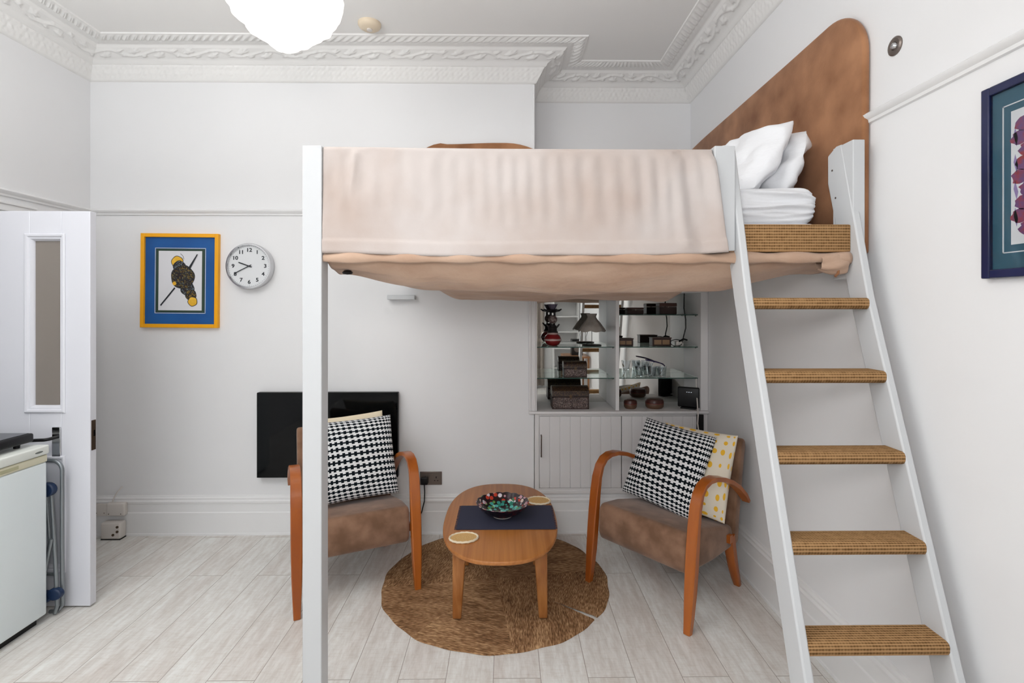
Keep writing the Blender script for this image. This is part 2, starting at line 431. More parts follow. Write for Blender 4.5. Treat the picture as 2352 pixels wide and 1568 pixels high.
# wall behind the camera with two assumed window openings
k_ = MB()
wins = [(-2.45, -1.65), (-1.30, 0.20)]
xs = [XL-.1, -2.45, -1.65, -1.30, 0.20, XR]
for i in range(0, 6, 2): k_.box(xs[i], xs[i+1], YK-.12, YK, 0, ZC)
for a, b in wins:
    k_.box(a, b, YK-.12, YK, 0, .62); k_.box(a, b, YK-.12, YK, 2.68, ZC)
st(k_.build('wall_behind', mWall))
for i, (a, b) in enumerate(wins):
    wf = MB()
    for (x0, x1, z0, z1) in ((a, a+.06, .62, 2.68), (b-.06, b, .62, 2.68), (a+.06, b-.06, .62, .70), (a+.06, b-.06, 2.61, 2.68), (a+.06, b-.06, 1.62, 1.67)):
        wf.box(x0, x1, YK-.10, YK-.05, z0, z1)
    o = st(wf.build('window_%d' % (i+1), mTrim, bevel=.004))
    g = MB(); g.box(a+.06, b-.06, YK-.08, YK-.075, .70, 2.61); g.build('pane', mClearGlass, o)

# ---- swept mouldings along the wall line (interior on the right-hand side of travel)
def sweep(path, prof, step=None, disp=None, closed=False):
    """path: list of 2D wall points; prof: list of (e, z); returns MB. disp(s, j, e, z)->(de, dz)"""
    mb = MB(); n = len(path); nrm = []
    for i in range(n-1):
        d = Vector((path[i+1][0]-path[i][0], path[i+1][1]-path[i][1])).normalized(); nrm.append(Vector((d.y, -d.x)))
    rows = []
    S0 = 0.0
    for i in range(n-1):
        a = Vector(path[i]); b = Vector(path[i+1]); L = (b-a).length
        na = nrm[i] if i == 0 else (nrm[i-1]+nrm[i])/(1+nrm[i-1].dot(nrm[i]))
        nb = nrm[i] if i == n-2 else (nrm[i]+nrm[i+1])/(1+nrm[i].dot(nrm[i+1]))
        k = max(1, int(L/step)) if step else 1
        base = len(mb.v)
        for q in range(k+1):
            t = q/k; s = S0+L*t
            for j, (e, z) in enumerate(prof):
                de, dz = disp(s, j, e, z) if disp else (0, 0)
                fade = 1.0
                pa = a+na*e; pb = b+nb*e; p = pa.lerp(pb, t)+nrm[i]*de*fade
                mb.v.append((p.x, p.y, z+dz*fade))
        m = len(prof)
        for q in range(k):
            for j in range(m-1):
                o = base+q*m+j
                mb.f.append([o, o+m, o+m+1, o+1]); mb.m.append(0)
        S0 += L
    return mb

wallpath = [(XL, 0.0), (XL, YB), (XB, YB), (XB, YA), (XR, YA), (XR, -0.2)]
# cornice with relief: leaf band, scroll band, bead-and-leaf band
def dens(pts, step=.006):
    out = [pts[0]]; tagb = [pts[0][2] if len(pts[0]) > 2 else 0]
    for a, b in zip(pts[:-1], pts[1:]):
        L = math.hypot(b[0]-a[0], b[1]-a[1]); band = b[2] if len(b) > 2 else 0
        k = max(1, int(L/step)) if band else 1
        for q in range(1, k+1):
            t = q/k; out.append((a[0]+(b[0]-a[0])*t, a[1]+(b[1]-a[1])*t, band, t))
    return out
CP = dens([(0.0, 2.995, 0), (.012, 2.997, 0), (.018, 3.006, 0), (.064, 3.080, 1), (.074, 3.082, 0), (.082, 3.096, 0), (.100, 3.104, 0),
           (.186, 3.132, 2), (.192, 3.141, 0), (.204, 3.146, 0), (.214, 3.142, 0), (.232, 3.150, 0), (.312, 3.1505, 3), (.316, 3.158, 0)])
def cdisp(s, j, e, z):
    p = CP[j]; band = p[2] if len(p) > 2 else 0
    if not band or len(p) < 4: return 0, 0
    t = p[3]
    if t >= .999 or t <= 0.001: return 0, 0
    env = min(1, t/.12, (1-t)/.12)
    if band == 1:
        ph = s/.05*2*PI
        h = .0045*abs(math.sin(ph/2+2.2*t))*(.5+.5*math.cos(4*PI*t+1)) + .002*math.sin(ph*1.5)*math.sin(3*PI*t)
        return env*h*.85, -env*h*.5
    if band == 2:
        P_ = .34; u = (s % P_)/P_; ph = 2*PI*s/P_
        vine = .5+.26*math.sin(ph)
        h = .008*math.exp(-((t-vine)/.09)**2)
        for (cu, ct, r) in ((.25, .32, .07), (.75, .68, .07), (.47, .72, .045), (.97, .28, .045), (.60, .30, .035), (.10, .70, .035)):
            for du in (-1, 0, 1):
                dx = (u-cu+du)*P_; dy = (t-ct)*.09
                d = math.hypot(dx, dy*1.3)
                a = math.atan2(dy, dx)
                rr = r*.42*(1+.25*math.cos(5*a+cu*9))
                if d < rr: h = max(h, .011*(1-(d/rr)**2)**.5)
        return env*h*.35, -env*h*.9
    if band == 3:
        ph = (s % .048)/.048
        leaf = max(0, 1-((ph-.5)/.38)**2)*max(0, math.sin(PI*min(1, t*1.15)))**.6
        bead = .5*max(0, 1-(((s % .024)/.024-.5)/.4)**2-((t-.15)/.12)**2)
        h = .013*max(leaf*(.7+.3*math.cos(6*PI*ph)), bead)
        return (.004*leaf if t > .8 else 0), -env*h
    return 0, 0
cor = sweep(wallpath, [(p[0], p[1]) for p in CP], .008, cdisp)
st(cor.build('trim_1', mPlaster, smooth=50))

# picture rail: left wall and back wall, then the right wall (a little higher)
def railprof(z0, h=.045):
    return [(0, z0), (.010, z0+.002), (.012, z0+.012), (.024, z0+.020), (.028, z0+.030), (.020, z0+.036), (.012, z0+h-.003), (0, z0+h)]
st(sweep([(XL, 0.0), (XL, YB), (XB, YB), (XB, YA), (XR, YA)], railprof(2.112)).build('trim_2', mTrim, smooth=40))
st(sweep([(XR, 1.895), (XR, -0.2)], railprof(2.182, .042)).build('trim_3', mTrim, smooth=40))
# skirting board
SK = [(.024, 0), (.024, .012), (.020, .016), (.020, .148), (.014, .153), (.014, .205), (.018, .209), (.020, .222), (.013, .232), (.014, .243), (.006, .250), (.004, .258), (0, .260)]
st(sweep([(XL, DY1+.16), (XL, YB), (XB, YB)], SK).build('baseboard_back', mTrim, smooth=30))
st(sweep([(XR, YB), (XR, -0.6)], SK).build('baseboard_right', mTrim, smooth=30))
# corner bead of the chimney breast
cb = MB(); cb.tube([(XB-.004, YB+.0, 2.2), (XB-.004, YB+.0, 2.99)], .008, 10); st(cb.build('trim_4', mWall, smooth=60))
# architrave round the doorway
ar = MB()
ar.box(XL, XL+.022, DY1+.02, 2.99, 2.03, 2.075); ar.box(XL, XL+.022, 1.6, DY1+.02, 2.03, 2.075); ar.box(XL, XL+.030, 1.6, 3.0, 2.066, 2.082)
ar.box(XL, XL+.022, DY1+.02, DY1+.13, 0, 2.03); ar.box(XL, XL+.022, DY0-.12, DY0, 0, 2.03); ar.box(XL, XL+.012, DY1+.13, 2.97, 2.0, 2.03)
st(ar.build('trim_5', mTrim, bevel=.004))

# ---------------------------------------------------------------- door (open, seen flat on)
dX0, dX1, dY0, dY1, dH = -2.868, -2.082, 2.580, 2.620, 1.985
D = MB()
panes = [(-2.735, -2.578), (-2.381, -2.224)]
pz0, pz1 = 0.998, 1.850
lp = [(-2.735, -2.578), (-2.381, -2.224)]; lz0, lz1 = 0.20, 0.74
# stiles and rails
D.box(dX0, panes[0][0], dY0, dY1, .008, dH); D.box(panes[0][1], panes[1][0], dY0, dY1, .008, dH); D.box(panes[1][1], dX1, dY0, dY1, .008, dH)
for a, b in panes:
    D.box(a, b, dY0, dY1, pz1, dH); D.box(a, b, dY0, dY1, lz1, pz0); D.box(a, b, dY0, dY1, .008, lz0)
    D.box(a, b, dY0+.013, dY1-.013, lz0, lz1)
door = st(D.build('door_1', mDoor, bevel=.003))
def rect_frame(mb, x0, x1, z0, z1, prof):
    """prof: (inset from the rectangle, y) swept round the rectangle with mitred corners"""
    o = len(mb.v); k = len(prof)
    for (cx, sx, cz, sz) in ((x0, 1, z0, 1), (x1, -1, z0, 1), (x1, -1, z1, -1), (x0, 1, z1, -1)):
        for d, y in prof: mb.v.append((cx+sx*d, y, cz+sz*d))
    for i in range(4):
        for j in range(k-1):
            mb.f.append([o+i*k+j, o+((i+1) % 4)*k+j, o+((i+1) % 4)*k+j+1, o+i*k+j+1]); mb.m.append(0)
for a, b in panes:
    for (z0, z1) in ((pz0, pz1), (lz0, lz1)):
        mo = MB()
        rect_frame(mo, a, b, z0, z1, [(-.022, dY0+.001), (-.022, dY0-.006), (-.016, dY0-.011), (-.008, dY0-.009), (-.003, dY0-.003), (.004, dY0-.002), (.010, dY0+.006), (.014, dY0+.014), (.014, dY0+.018)])
        mo.build('moulding', mDoor, door, smooth=35)
for a, b in panes:
    g = MB(); g.box(a, b, dY0+.017, dY0+.022, pz0, pz1); g.build('pane', mFrost, door)
hp = MB(); hp.box(-2.265, -2.224, dY0-.008, dY0, .755, .905); hpo = hp.build('handle_plate', mChrome, door, bevel=.002)
hl = MB(); hl.tube([(-2.245, dY0-.008, .855), (-2.245, dY0-.045, .855), (-2.262, dY0-.052, .853), (-2.40, dY0-.052, .848)], .008, 10)
hl.build('handle_lever', mBlack, hpo, smooth=60)
lt = MB(); lt.box(dX1-.001, dX1+.003, dY0+.008, dY0+.032, .785, .935); lto = lt.build('latch_plate', mBrass, door)
lb = MB(); lb.box(dX1+.002, dX1+.006, dY0+.014, dY0+.026, .855, .885); lb.build('latch_bolt', mChrome, lto)

# ================================================================= wall things
# blue picture in a yellow frame
pic = thing('framed_picture', 'blue-mounted abstract picture in a bright yellow frame beside the round clock', 'picture', (-2.15, YB, 1.680))
pic.rotation_euler = (0, math.radians(0.5), 0)
W2, H2 = .254, .310
fr = MB()
t = .024
fr.box(-W2, -W2+t, -.028, 0, -H2, H2); fr.box(W2-t, W2, -.028, 0, -H2, H2); fr.box(-W2+t, W2-t, -.028, 0, H2-t, H2); fr.box(-W2+t, W2-t, -.028, 0, -H2, -H2+t)
fr.build('frame', mYellowFrame, pic, bevel=.002)
q = MB(); q.box(-W2+t, W2-t, -.014, -.002, -H2+t, H2-t); q.build('blue_mount', mBlueMat, pic)
q = MB()
for (hw_, hh_) in ((.166, .216),):
    q.box(-hw_, hw_, -.0155, -.014, hh_-.003, hh_); q.box(-hw_, hw_, -.0155, -.014, -hh_, -hh_+.003); q.box(-hw_, -hw_+.003, -.0155, -.014, -hh_, hh_); q.box(hw_-.003, hw_, -.0155, -.014, -hh_, hh_)
q.build('white_line', mPaper, pic)
q = MB(); q.box(-.160, .160, -.0150, -.014, -.210, .210); q.build('green_mount', mGreenMat, pic)
q = MB(); q.box(-.142, .142, -.0158, -.015, -.196, .196); q.build('art_print', mPaper, pic)
mScrib = speckle('scribbled_ink', [(40, 40, 36), (120, 100, 40), (60, 58, 48), (90, 96, 90), (36, 36, 34), (150, 120, 40)], 150, .7, 0)
mYel = mat('yellow_ink', (226, 170, 30), .7, var=((240, 190, 60), 30, .4, .6))
mBlueInk = speckle('blue_grey_scribble', [(90, 110, 130), (60, 62, 60), (140, 150, 150), (50, 50, 48)], 170, .7, 0)
q = MB()
def disc(mb, cx, cz, rx, rz, y, mi, rot=0, n=36, lobes=0):
    pts = []
    for i in range(n):
        a = 2*PI*i/n; k = 1+(.03*math.sin(5*a+cx*50))
        x, z = rx*math.cos(a)*k, rz*math.sin(a)*k
        pts.append((cx+x*math.cos(rot)-z*math.sin(rot), cz+x*math.sin(rot)+z*math.cos(rot)))
    mb.prism(pts, y, y+.0004, 'y', mi)
def artp(px, py): return ((px-697)/610*.284, -(py-750)/830*.392)   # in the print's own plane
def bar(mb, p, r, w0, w1, y, mi):
    (x0, z0), (x1, z1) = artp(*p), artp(*r); d = Vector((x1-x0, z1-z0)).normalized(); nx, nz = -d.y, d.x
    mb.prism([(x0+nx*w0, z0+nz*w0), (x1+nx*w1, z1+nz*w1), (x1-nx*w1, z1-nz*w1), (x0-nx*w0, z0-nz*w0)], y, y+.0004, 'y', mi)
for (px, py, r, mi, yy) in ((655, 490, .040, 0, 1), (655, 490, .036, 1, 2), (685, 560, .042, 0, 3), (685, 560, .038, 3, 4), (735, 700, .078, 0, 5), (735, 700, .073, 2, 6),
                        (735, 700, .050, 0, 7), (735, 700, .046, 2, 8), (735, 700, .026, 0, 9), (735, 700, .022, 2, 10), (800, 860, .046, 0, 3.2), (800, 860, .041, 3, 3.6),
                        (850, 950, .037, 0, 3.8), (850, 950, .033, 2, 4.1), (875, 1040, .032, 0, 4.3), (875, 1040, .028, 1, 4.6), (620, 790, .012, 1, 11)):
    cx, cz = artp(px, py); disc(q, cx, cz, r, r*1.02, -.0158-.0003*yy, mi)
bar(q, (425, 1098), (625, 850), .0045, .005, -.0175, 0); bar(q, (820, 590), (940, 380), .008, .003, -.0195, 0)
for a, b in (((700, 372), (735, 405)), ((735, 405), (750, 450))): bar(q, a, b, .0012, .0012, -.0175, 0)
q.build('drawing', [mInk, mYel, mScrib, mBlueInk], pic)

# clock
clk = thing('wall_clock', 'round chrome-rimmed white wall clock with black numerals reading twenty to ten', 'clock', (-1.683, YB, 1.774))
def ring(mb, prof, n=64, mi=0):   # prof (r, y)
    k = len(prof); vs = []; fs = []
    for i in range(n):
        a = 2*PI*i/n
        for r, y in prof: vs.append((r*math.cos(a), y, r*math.sin(a)))
    for i in range(n):
        for j in range(k-1): fs.append((i*k+j, ((i+1) % n)*k+j, ((i+1) % n)*k+j+1, i*k+j+1))
    mb.add(vs, fs, mi)
q = MB(); ring(q, [(.148, 0), (.150, -.03), (.150, -.052), (.146, -.060), (.138, -.060), (.134, -.052), (.134, -.044)]); q.build('rim', mChrome, clk, smooth=40)
q = MB(); q.prism([(.136*math.cos(2*PI*i/64), .136*math.sin(2*PI*i/64)) for i in range(64)], -.044, -.002, 'y')
q.build('dial', mat('clock_face', (224, 226, 228), .5), clk)
q = MB()
for h in range(1, 13):
    a = PI/2-h*PI/6; vs, fs = text_mesh(str(h), .034, .0003)
    r = .105
    q.add([(x*1.12+r*math.cos(a), -.0447-z_*1.0, y+r*math.sin(a)) for x, y, z_ in vs], fs)
for i in range(60):
    a = 2*PI*i/60; L_ = .006 if i % 5 == 0 else .002
    for _ in (0,):
        c1, s1 = math.cos(a), math.sin(a); r0, r1 = .129-L_, .130; wd = .0006
        q.prism([(c1*r0-s1*wd, s1*r0+c1*wd), (c1*r1-s1*wd, s1*r1+c1*wd), (c1*r1+s1*wd, s1*r1-c1*wd), (c1*r0+s1*wd, s1*r0-c1*wd)], -.0447, -.0440, 'y')
q.build('numerals', mInk, clk)
for nm, ang, L0, wd in (('hour_hand', 90-290, .072, .0035), ('minute_hand', 90-243, .108, .0025)):
    a = math.radians(ang); q = MB(); c1, s1 = math.cos(a), math.sin(a); r0 = -.018
    q.prism([(c1*r0-s1*wd, s1*r0+c1*wd), (c1*L0-s1*wd, s1*L0+c1*wd), (c1*L0+s1*wd, s1*L0-c1*wd), (c1*r0+s1*wd, s1*r0-c1*wd)], -.049 if wd > .003 else -.051, -.0475 if wd > .003 else -.0495, 'y')
    q.build(nm, mInk, clk)

# wall television
tv = thing('television', 'wide glossy black flat screen hung low on the wall behind the left armchair', 'television', (-1.170, YB, .667))
q = MB(); q.box(-.461, .461, -.05, -.012, -.279, .279); q.build('casing', mBlack, tv, bevel=.004)
q = MB(); q.box(-.459, .459, -.053, -.0500, -.277, .277); q.build('screen', mBlackGloss, tv)
q = MB(); q.box(-.2, .2, -.012, -.001, -.15, .15); q.build('wall_bracket', mBlack, tv)

# steel double socket with plug
so = thing('double_socket', 'brushed steel double wall socket right of the television', 'socket', (-.500, YB, .367))
q = MB(); q.box(-.073, .073, -.008, 0, -.044, .044); pl = q.build('plate', mSteelPlate, so, bevel=.003)
for cx in (-.036, .036):
    q = MB(); q.box(cx-.003, cx+.003, -.0085, -.0078, .0, .012); q.box(cx-.014, cx-.006, -.0085, -.0078, -.018, -.013); q.box(cx+.006, cx+.014, -.0085, -.0078, -.018, -.013)
    q.build('socket_holes', mBlack, so)
for cx in (-.012, .012):
    q = MB(); q.box(cx-.006, cx+.006, -.012, -.008, .010, .030); q.build('rocker_switch', mSteelPlate, so, bevel=.001)
pg = thing('power_plug', 'black three-pin plug and flex in the left side of the steel socket', 'plug', (-.540, YB-.008, .355))
q = MB(); q.box(-.024, .024, -.030, 0, -.024, .024); q.build('plug_body', mBlack, pg, bevel=.007, seg=3)
q = MB(); q.tube([(0, -.02, -.02), (0.004, -.028, -.07), (0.002, -.030, -.13), (-.015, -.035, -.20), (-.04, -.04, -.25), (-.09, -.045, -.275), (-.2, -.045, -.26)], .0038, 8)
q.build('flex', mBlack, pg, smooth=60)

# junction boxes at the left skirting
def socket_white(x, z):
    o = thing('wall_socket', 'small ivory double socket plate mounted on the skirting beside the door edge', 'socket', (x, YB-.020, z))
    q = MB(); q.box(-.060, .040, -.012, 0, -.040, .040); q.build('plate', mBoxWhite, o, bevel=.003)
    for cx in (-.03, .02):
        q = MB(); q.tube([(cx, -.0125, -.02), (cx, -.0115, -.02)], .003, 8); q.build('screw', mBrass, o)
socket_white(-2.655, .175)
o = thing('cable_box', 'ivory rounded cable box on the skirting above the timer socket', 'junction box', (-2.545, YB-.020, .182))
q = MB(); q.box(-.058, .058, -.036, 0, -.040, .046); q.build('casing', mBoxWhite, o, bevel=.010, seg=3)
for cx in (-.042, .036):
    q = MB(); q.tube([(cx, -.0372, -.024), (cx, -.0355, -.024)], .003, 8); q.build('screw', mBrass, o)
q = MB(); q.tube([(-.035, -.012, .046), (-.025, -.008, .08), (-.005, -.004, .115), (.015, .010, .140)], .0035, 8); q.build('cable', mBoxWhite, o, smooth=60)
o = thing('timer_socket', 'ivory box with three dark knobs standing on the floor at the skirting', 'junction box', (-2.555, YB-.024, .0))
q = MB(); q.box(-.066, .062, -.060, 0, .004, .112); q.build('casing', mBoxWhite, o, bevel=.012, seg=3)
for (cx, cz) in ((.045, .085), (.045, .055), (.018, .034)):
    q = MB(); q.tube([(cx, -.064, cz), (cx, -.058, cz)], .008, 12); q.build('knob', mBrass, o)
q = MB(); q.box(-.064, .060, -.058, -.002, 0, .005); q.build('foot_pad', mBlack, o)

# metal ring fitting on the right wall
o = thing('ring_fitting', 'small round chrome ring fitting high on the right wall above the picture rail', 'wall fitting', (XR, 1.752, 2.407))
q = MB(); k = 32
def ringx(mb, prof, n=32, mi=0):
    kk = len(prof); vs = []; fs = []
    for i in range(n):
        a = 2*PI*i/n
        for r, x in prof: vs.append((x, r*math.cos(a), r*math.sin(a)))
    for i in range(n):
        for j in range(kk-1): fs.append((i*kk+j, ((i+1) % n)*kk+j, ((i+1) % n)*kk+j+1, i*kk+j+1))
    mb.add(vs, fs, mi)
ringx(q, [(.032, 0), (.032, -.004), (.026, -.008), (.014, -.006), (.012, -.002)]); q.build('rim', mSteelPlate, o, smooth=40)
q = MB(); ringx(q, [(.013, -.002), (.010, -.012), (.006, -.014), (0.0001, -.014)]); q.build('centre_knob', mChrome, o, smooth=50)

# navy framed picture on the right wall
pr = thing('framed_picture', 'navy-framed picture with a teal mount cut off by the right edge', 'picture', (XR, 1.205, 1.843))
hy, hz = .205, .262
q = MB(); t = .024
for (y0, y1, z0, z1) in ((-hy, -hy+t, -hz, hz), (hy-t, hy, -hz, hz), (-hy+t, hy-t, hz-t, hz), (-hy+t, hy-t, -hz, -hz+t)): q.box(-.024, 0, y0, y1, z0, z1)
q.build('frame', mNavyFrame, pr, bevel=.003)
q = MB(); q.box(-.012, -.002, -hy+t, hy-t, -hz+t, hz-t); q.build('teal_mount', mTealMat, pr)
q = MB(); a, b = .152, .197
for (y0, y1, z0, z1) in ((-a, -a+.003, -b, b), (a-.003, a, -b, b), (-a, a, b-.003, b), (-a, a, -b, -b+.003)): q.box(-.0135, -.012, y0, y1, z0, z1)
q.build('white_line', mPaper, pr)
q = MB(); q.box(-.0132, -.012, -.129, .129, -.176, .176); q.build('art_print', mPaper, pr)
q = MB()
mRedInk = mat('red_ink', (150, 50, 58), .7, var=((110, 70, 120), 40, .4, .6)); mLilac = mat('lilac_ink', (150, 130, 180), .7)
for i in range(9):
    zc = .135-i*.034; yy = .096+.012*math.sin(i*2.1)
    pts = [(yy+.022*math.cos(2*PI*j/16)*(1+.2*math.sin(j*3+i)), zc+.019*math.sin(2*PI*j/16)) for j in range(16)]
    q.prism([(p[0], p[1]) for p in pts], -.0136, -.0132, 'x', 0)
for i in range(4):
    pts = [(.118, .13-i*.07), (.122, .11-i*.07), (.114, .08-i*.07), (.110, .10-i*.07)]
    q.prism(pts, -.0136, -.0132, 'x', 1)
q.build('drawing', [mRedInk, mLilac], pr)
q = MB(); q.box(-.0185, -.0165, -hy+t, hy-t, -hz+t, hz-t); q.build('glazing', mat('picture_glass', (250, 252, 252), .02, trans=1.0, ior=1.2), pr)

# smoke alarm
o = thing('smoke_alarm', 'round cream smoke alarm on the ceiling right of the glass lamp', 'smoke alarm', (-.795, 2.985, ZC))
q = MB(); q.lathe([(.066, 0), (.066, -.012), (.060, -.022), (.046, -.032), (.0, -.036)], n=40, caps=False); q.build('casing', mat('aged_cream_alarm', (222, 206, 182), .5), o, smooth=35)
q = MB(); q.lathe([(.016, -.030), (.016, -.041), (.010, -.043), (0, -.043)], n=24, caps=False); q.build('test_button', mBoxWhite, o, smooth=35)

# ceiling lamp : tiered lobed opal glass
lamp = thing('ceiling_lamp', 'lit white lobed glass ceiling lamp hanging at the top of the picture', 'lamp', (-.832, 1.93, 2.470))
q = MB()
prof = [(0.0, -.006), (.020, -.002), (.046, .008), (.066, .026), (.074, .046), (.100, .050), (.130, .064), (.148, .086), (.148, .112), (.176, .114), (.202, .134), (.212, .170), (.216, .205),
        (.206, .24), (.182, .275), (.17, .285), (.150, .32), (.115, .35), (.10, .355), (.06, .385), (.045, .40)]
def lob(a, t):
    return 1+.045*math.cos(7*a+t*9)+.022*math.cos(5*a+t*16)+.012*math.cos(17*a-t*8)
q.lathe([(r*.95, z) for r, z in prof], n=96, rad=lob, caps=False)
q.build('glass_shade', mat('lit_opal_glass', (255, 250, 240), .3, emit=((255, 247, 234), 1.75)), lamp, smooth=60)
q = MB(); q.tube([(0, 0, .39), (0, 0, .63)], .006, 8); q.lathe([(.05, .658), (.05, .640), (.02, .625), (.0, .625)], n=24); q.lathe([(.045, .385), (.05, .40), (.02, .42), (0.006, .43)], n=24)
q.build('ceiling_rod', mChrome, lamp, smooth=40)
pl_ = bpy.data.lights.new('bulb', 'POINT'); pl_.energy = 2.0; pl_.color = (1, .92, .82); pl_.shadow_soft_size = .05
po = bpy.data.objects.new('bulb', pl_); C.objects.link(po); po.parent = lamp; po.location = (0, 0, .50)

# ================================================================= loft bed
BY = 1.84
bed = thing('loft_bed', 'white-posted loft bed with beige suede slung under its base', 'bed', (0, 0, 0))
q = MB(); q.box(-.731, -.662, BY, BY+.069, 0, 2.084); q.build('post', mPaintWood, bed, bevel=.003)
q = MB(); q.box(.757, .832, BY, BY+.075, 1.707, 2.088); q.build('ladder_post', mPaintWood, bed, bevel=.003)
q = MB(); q.box(1.262, 1.306, BY, BY+.115, 1.608, 2.113); q.build('ladder_post', mPaintWood, bed, bevel=.003)
q = MB(); q.box(-.662, .757, BY+.022, BY+.045, 1.70, 2.070); q.build('guard_board', mPaintWood, bed, bevel=.003)
q = MB(); q.box(-.662, 1.306, BY+.05, 3.39, 1.705, 1.735); q.build('base_board', mPaintWood, bed)
q = MB(); q.box(.80, 1.262, BY+.010, BY+.05, 1.705, 1.806); q.build('carpeted_edge', mSisal, bed, bevel=.006, seg=3)
q = MB(); q.box(-.78, -.60, 3.36, YB, 1.555, 1.585); q.build('wall_ledger', mPaintWood, bed, bevel=.003)

def sm(x, a, b):
    t = max(0, min(1, (x-a)/(b-a))); return t*t*(3-2*t)
def under(X, Y):
    n = noise.noise(Vector((X*2.3, Y*3.1, 4)))*.016 + noise.noise(Vector((X*6, Y*14, 1)))*.008
    ex = sm(X, -.68, -.30)*(1-sm(X, .85, 1.28))
    ex1 = (.52+.48*sm(X, -.66, -.30))*(1-.55*sm(X, .75, 1.25))
    front = .108*math.exp(-((Y-2.06)/.17)**2)*ex1
    mid = (.060+.035*sm(X, .1, .3)*(1-sm(X, .6, .8)))*math.exp(-((Y-2.45)/.3)**2)*ex
    rear = (.135*math.exp(-((Y-2.95)/.28)**2))*sm(X, -.55, -.25)*(1-sm(X, .92, 1.12))*(1-.18*math.exp(-((X-.42)/.12)**2))
    back = .07*sm(Y, 2.9, 3.3)*ex
    edge = 1.690
    return edge-(front+mid+rear+back)*sm(Y, BY-.02, BY+.10)+n*sm(Y, BY, BY+.1)-.012*abs(math.sin(X*9+math.sin(X*4)))*math.exp(-((Y-1.95)/.08)**2)
q = MB()
def ufn(u, v):
    X = -.658+u*(1.258+.658); 
    Yv = BY+.012+v*(3.385-BY-.012)
    left = .10*sm(Yv, 2.3, 3.3)*(1-u)      # left hem drifts inward towards the wall
    X = X+left*(1-sm(u, 0, .3))
    return (X, Yv, under(X, Yv))
q.grid(ufn, 150, 110)
def ffn(u, v):                                 # front rolled edge
    X = -.660+u*(1.258+.660)
    a = PI*.5+v*PI*.75
    r = .022+.004*math.sin(X*31)+.004*noise.noise(Vector((X*6, 0, 0)))
    return (X, BY+.030+r*math.cos(a)*1.2-.0, 1.681+r*math.sin(a))
q.grid(ffn, 150, 10)
q.build('underside_cover', mSuedeCanopy, bed, smooth=80, solid=.006)
# gathered knot of the cover at the ladder end
q = MB()
for i in range(1):
    prof = []
def knot(u, v):
    a = 2*PI*v; x = 1.150+u*.105
    r = .026+.010*math.sin(u*PI)+.004*math.sin(5*a+u*6)
    if u > .98: r *= .55
    return (x, BY+.022+r*.8*math.cos(a), 1.668+r*1.05*math.sin(a)-.01*u)
q.grid(knot, 14, 30); q.build('gathered_corner', mSuedeCanopy, bed, smooth=80)
q = MB(); q.tube([(1.215, BY+.01, 1.64), (1.212, BY+.008, 1.625), (1.200, BY+.006, 1.615)], .005, 8); q.build('tie_cord', mSuedeHead, bed, smooth=60)
q = MB(); q.lathe([(.0, -.006), (.016, -.004), (.020, .002), (.012, .010), (0, .012)], cx=-.60, cy=BY+.10, n=20)
for i, v in enumerate(q.v): q.v[i] = (v[0], v[1], v[2]+1.632)
q.build('castor_cap', mBlack, bed, smooth=60)

# blanket over the guard
bl = MB()
def bfn(u, v):
    X = -.660+u*(.752+.660)
    # v 0..1 : behind the rail top -> over -> hang
    top = 2.085-.005*sm(X, -.65, 0)
    bot = 1.686+.004*sm(X,-.65,-.3)+.018*sm(X, .2, .76)-.006*math.sin((X+.1)*3.2)+.006*math.sin(X*7)
    if v < .12:
        t = v/.12; return (X, BY+.050, 1.95+(top-.012-1.95)*t)
    if v < .2:
        t = (v-.12)/.08; a = PI*t
        return (X, BY+.031+.019*math.cos(a), top-.012+.012*math.sin(a))
    t = (v-.2)/.8
    z = (top-.012)+(bot-(top-.012))*t
    fold = 0
    f1 = sm(t, 0, .1)*(1-sm(t, .35, .9))
    fold += .0042*math.sin(X*104+2*math.sin(X*9)-t*2)*f1*(.45+.55*sm(X, -.2, .6))
    fold += .006*math.exp(-((X+.545-.0+.03*t)/.012)**2)*sm(t, 0, .05)*(1-sm(t, .2, .6))*1.2
    fold += .007*math.exp(-((X-.60-.05*t)/.018)**2)*(1-sm(t, .9, 1))*1.4-.006*math.exp(-((X-.64-.05*t)/.02)**2)
    fold += .004*math.exp(-((X+.40-.06*t)/.02)**2)*(1-t)
    fold += noise.noise(Vector((X*3, t*2, 3)))*.009+.0035*noise.noise(Vector((X*22+t*3, t*2.5, 8)))*(1-sm(t,.5,.9))
    hem = 0
    if t > .86: hem = .005*sm(t, .86, .885)
    if t > .985: hem -= .004*sm(t, .985, 1)
    y = BY+.012-.007*t-fold*.9-hem
    y -= .024*sm(X, .68, .745)*sm(t, .0, .12)
    xs_ = X+(.045*t if X > .6 else 0)*sm(X, .6, .752)
    return (xs_, y, z)
bl.grid(bfn, 420, 80)
o = bl.build('blanket', mBlanket, None, smooth=80, solid=.004)
tag(o, 'pale peach suede blanket draped over the loft bed guard rail', 'blanket')

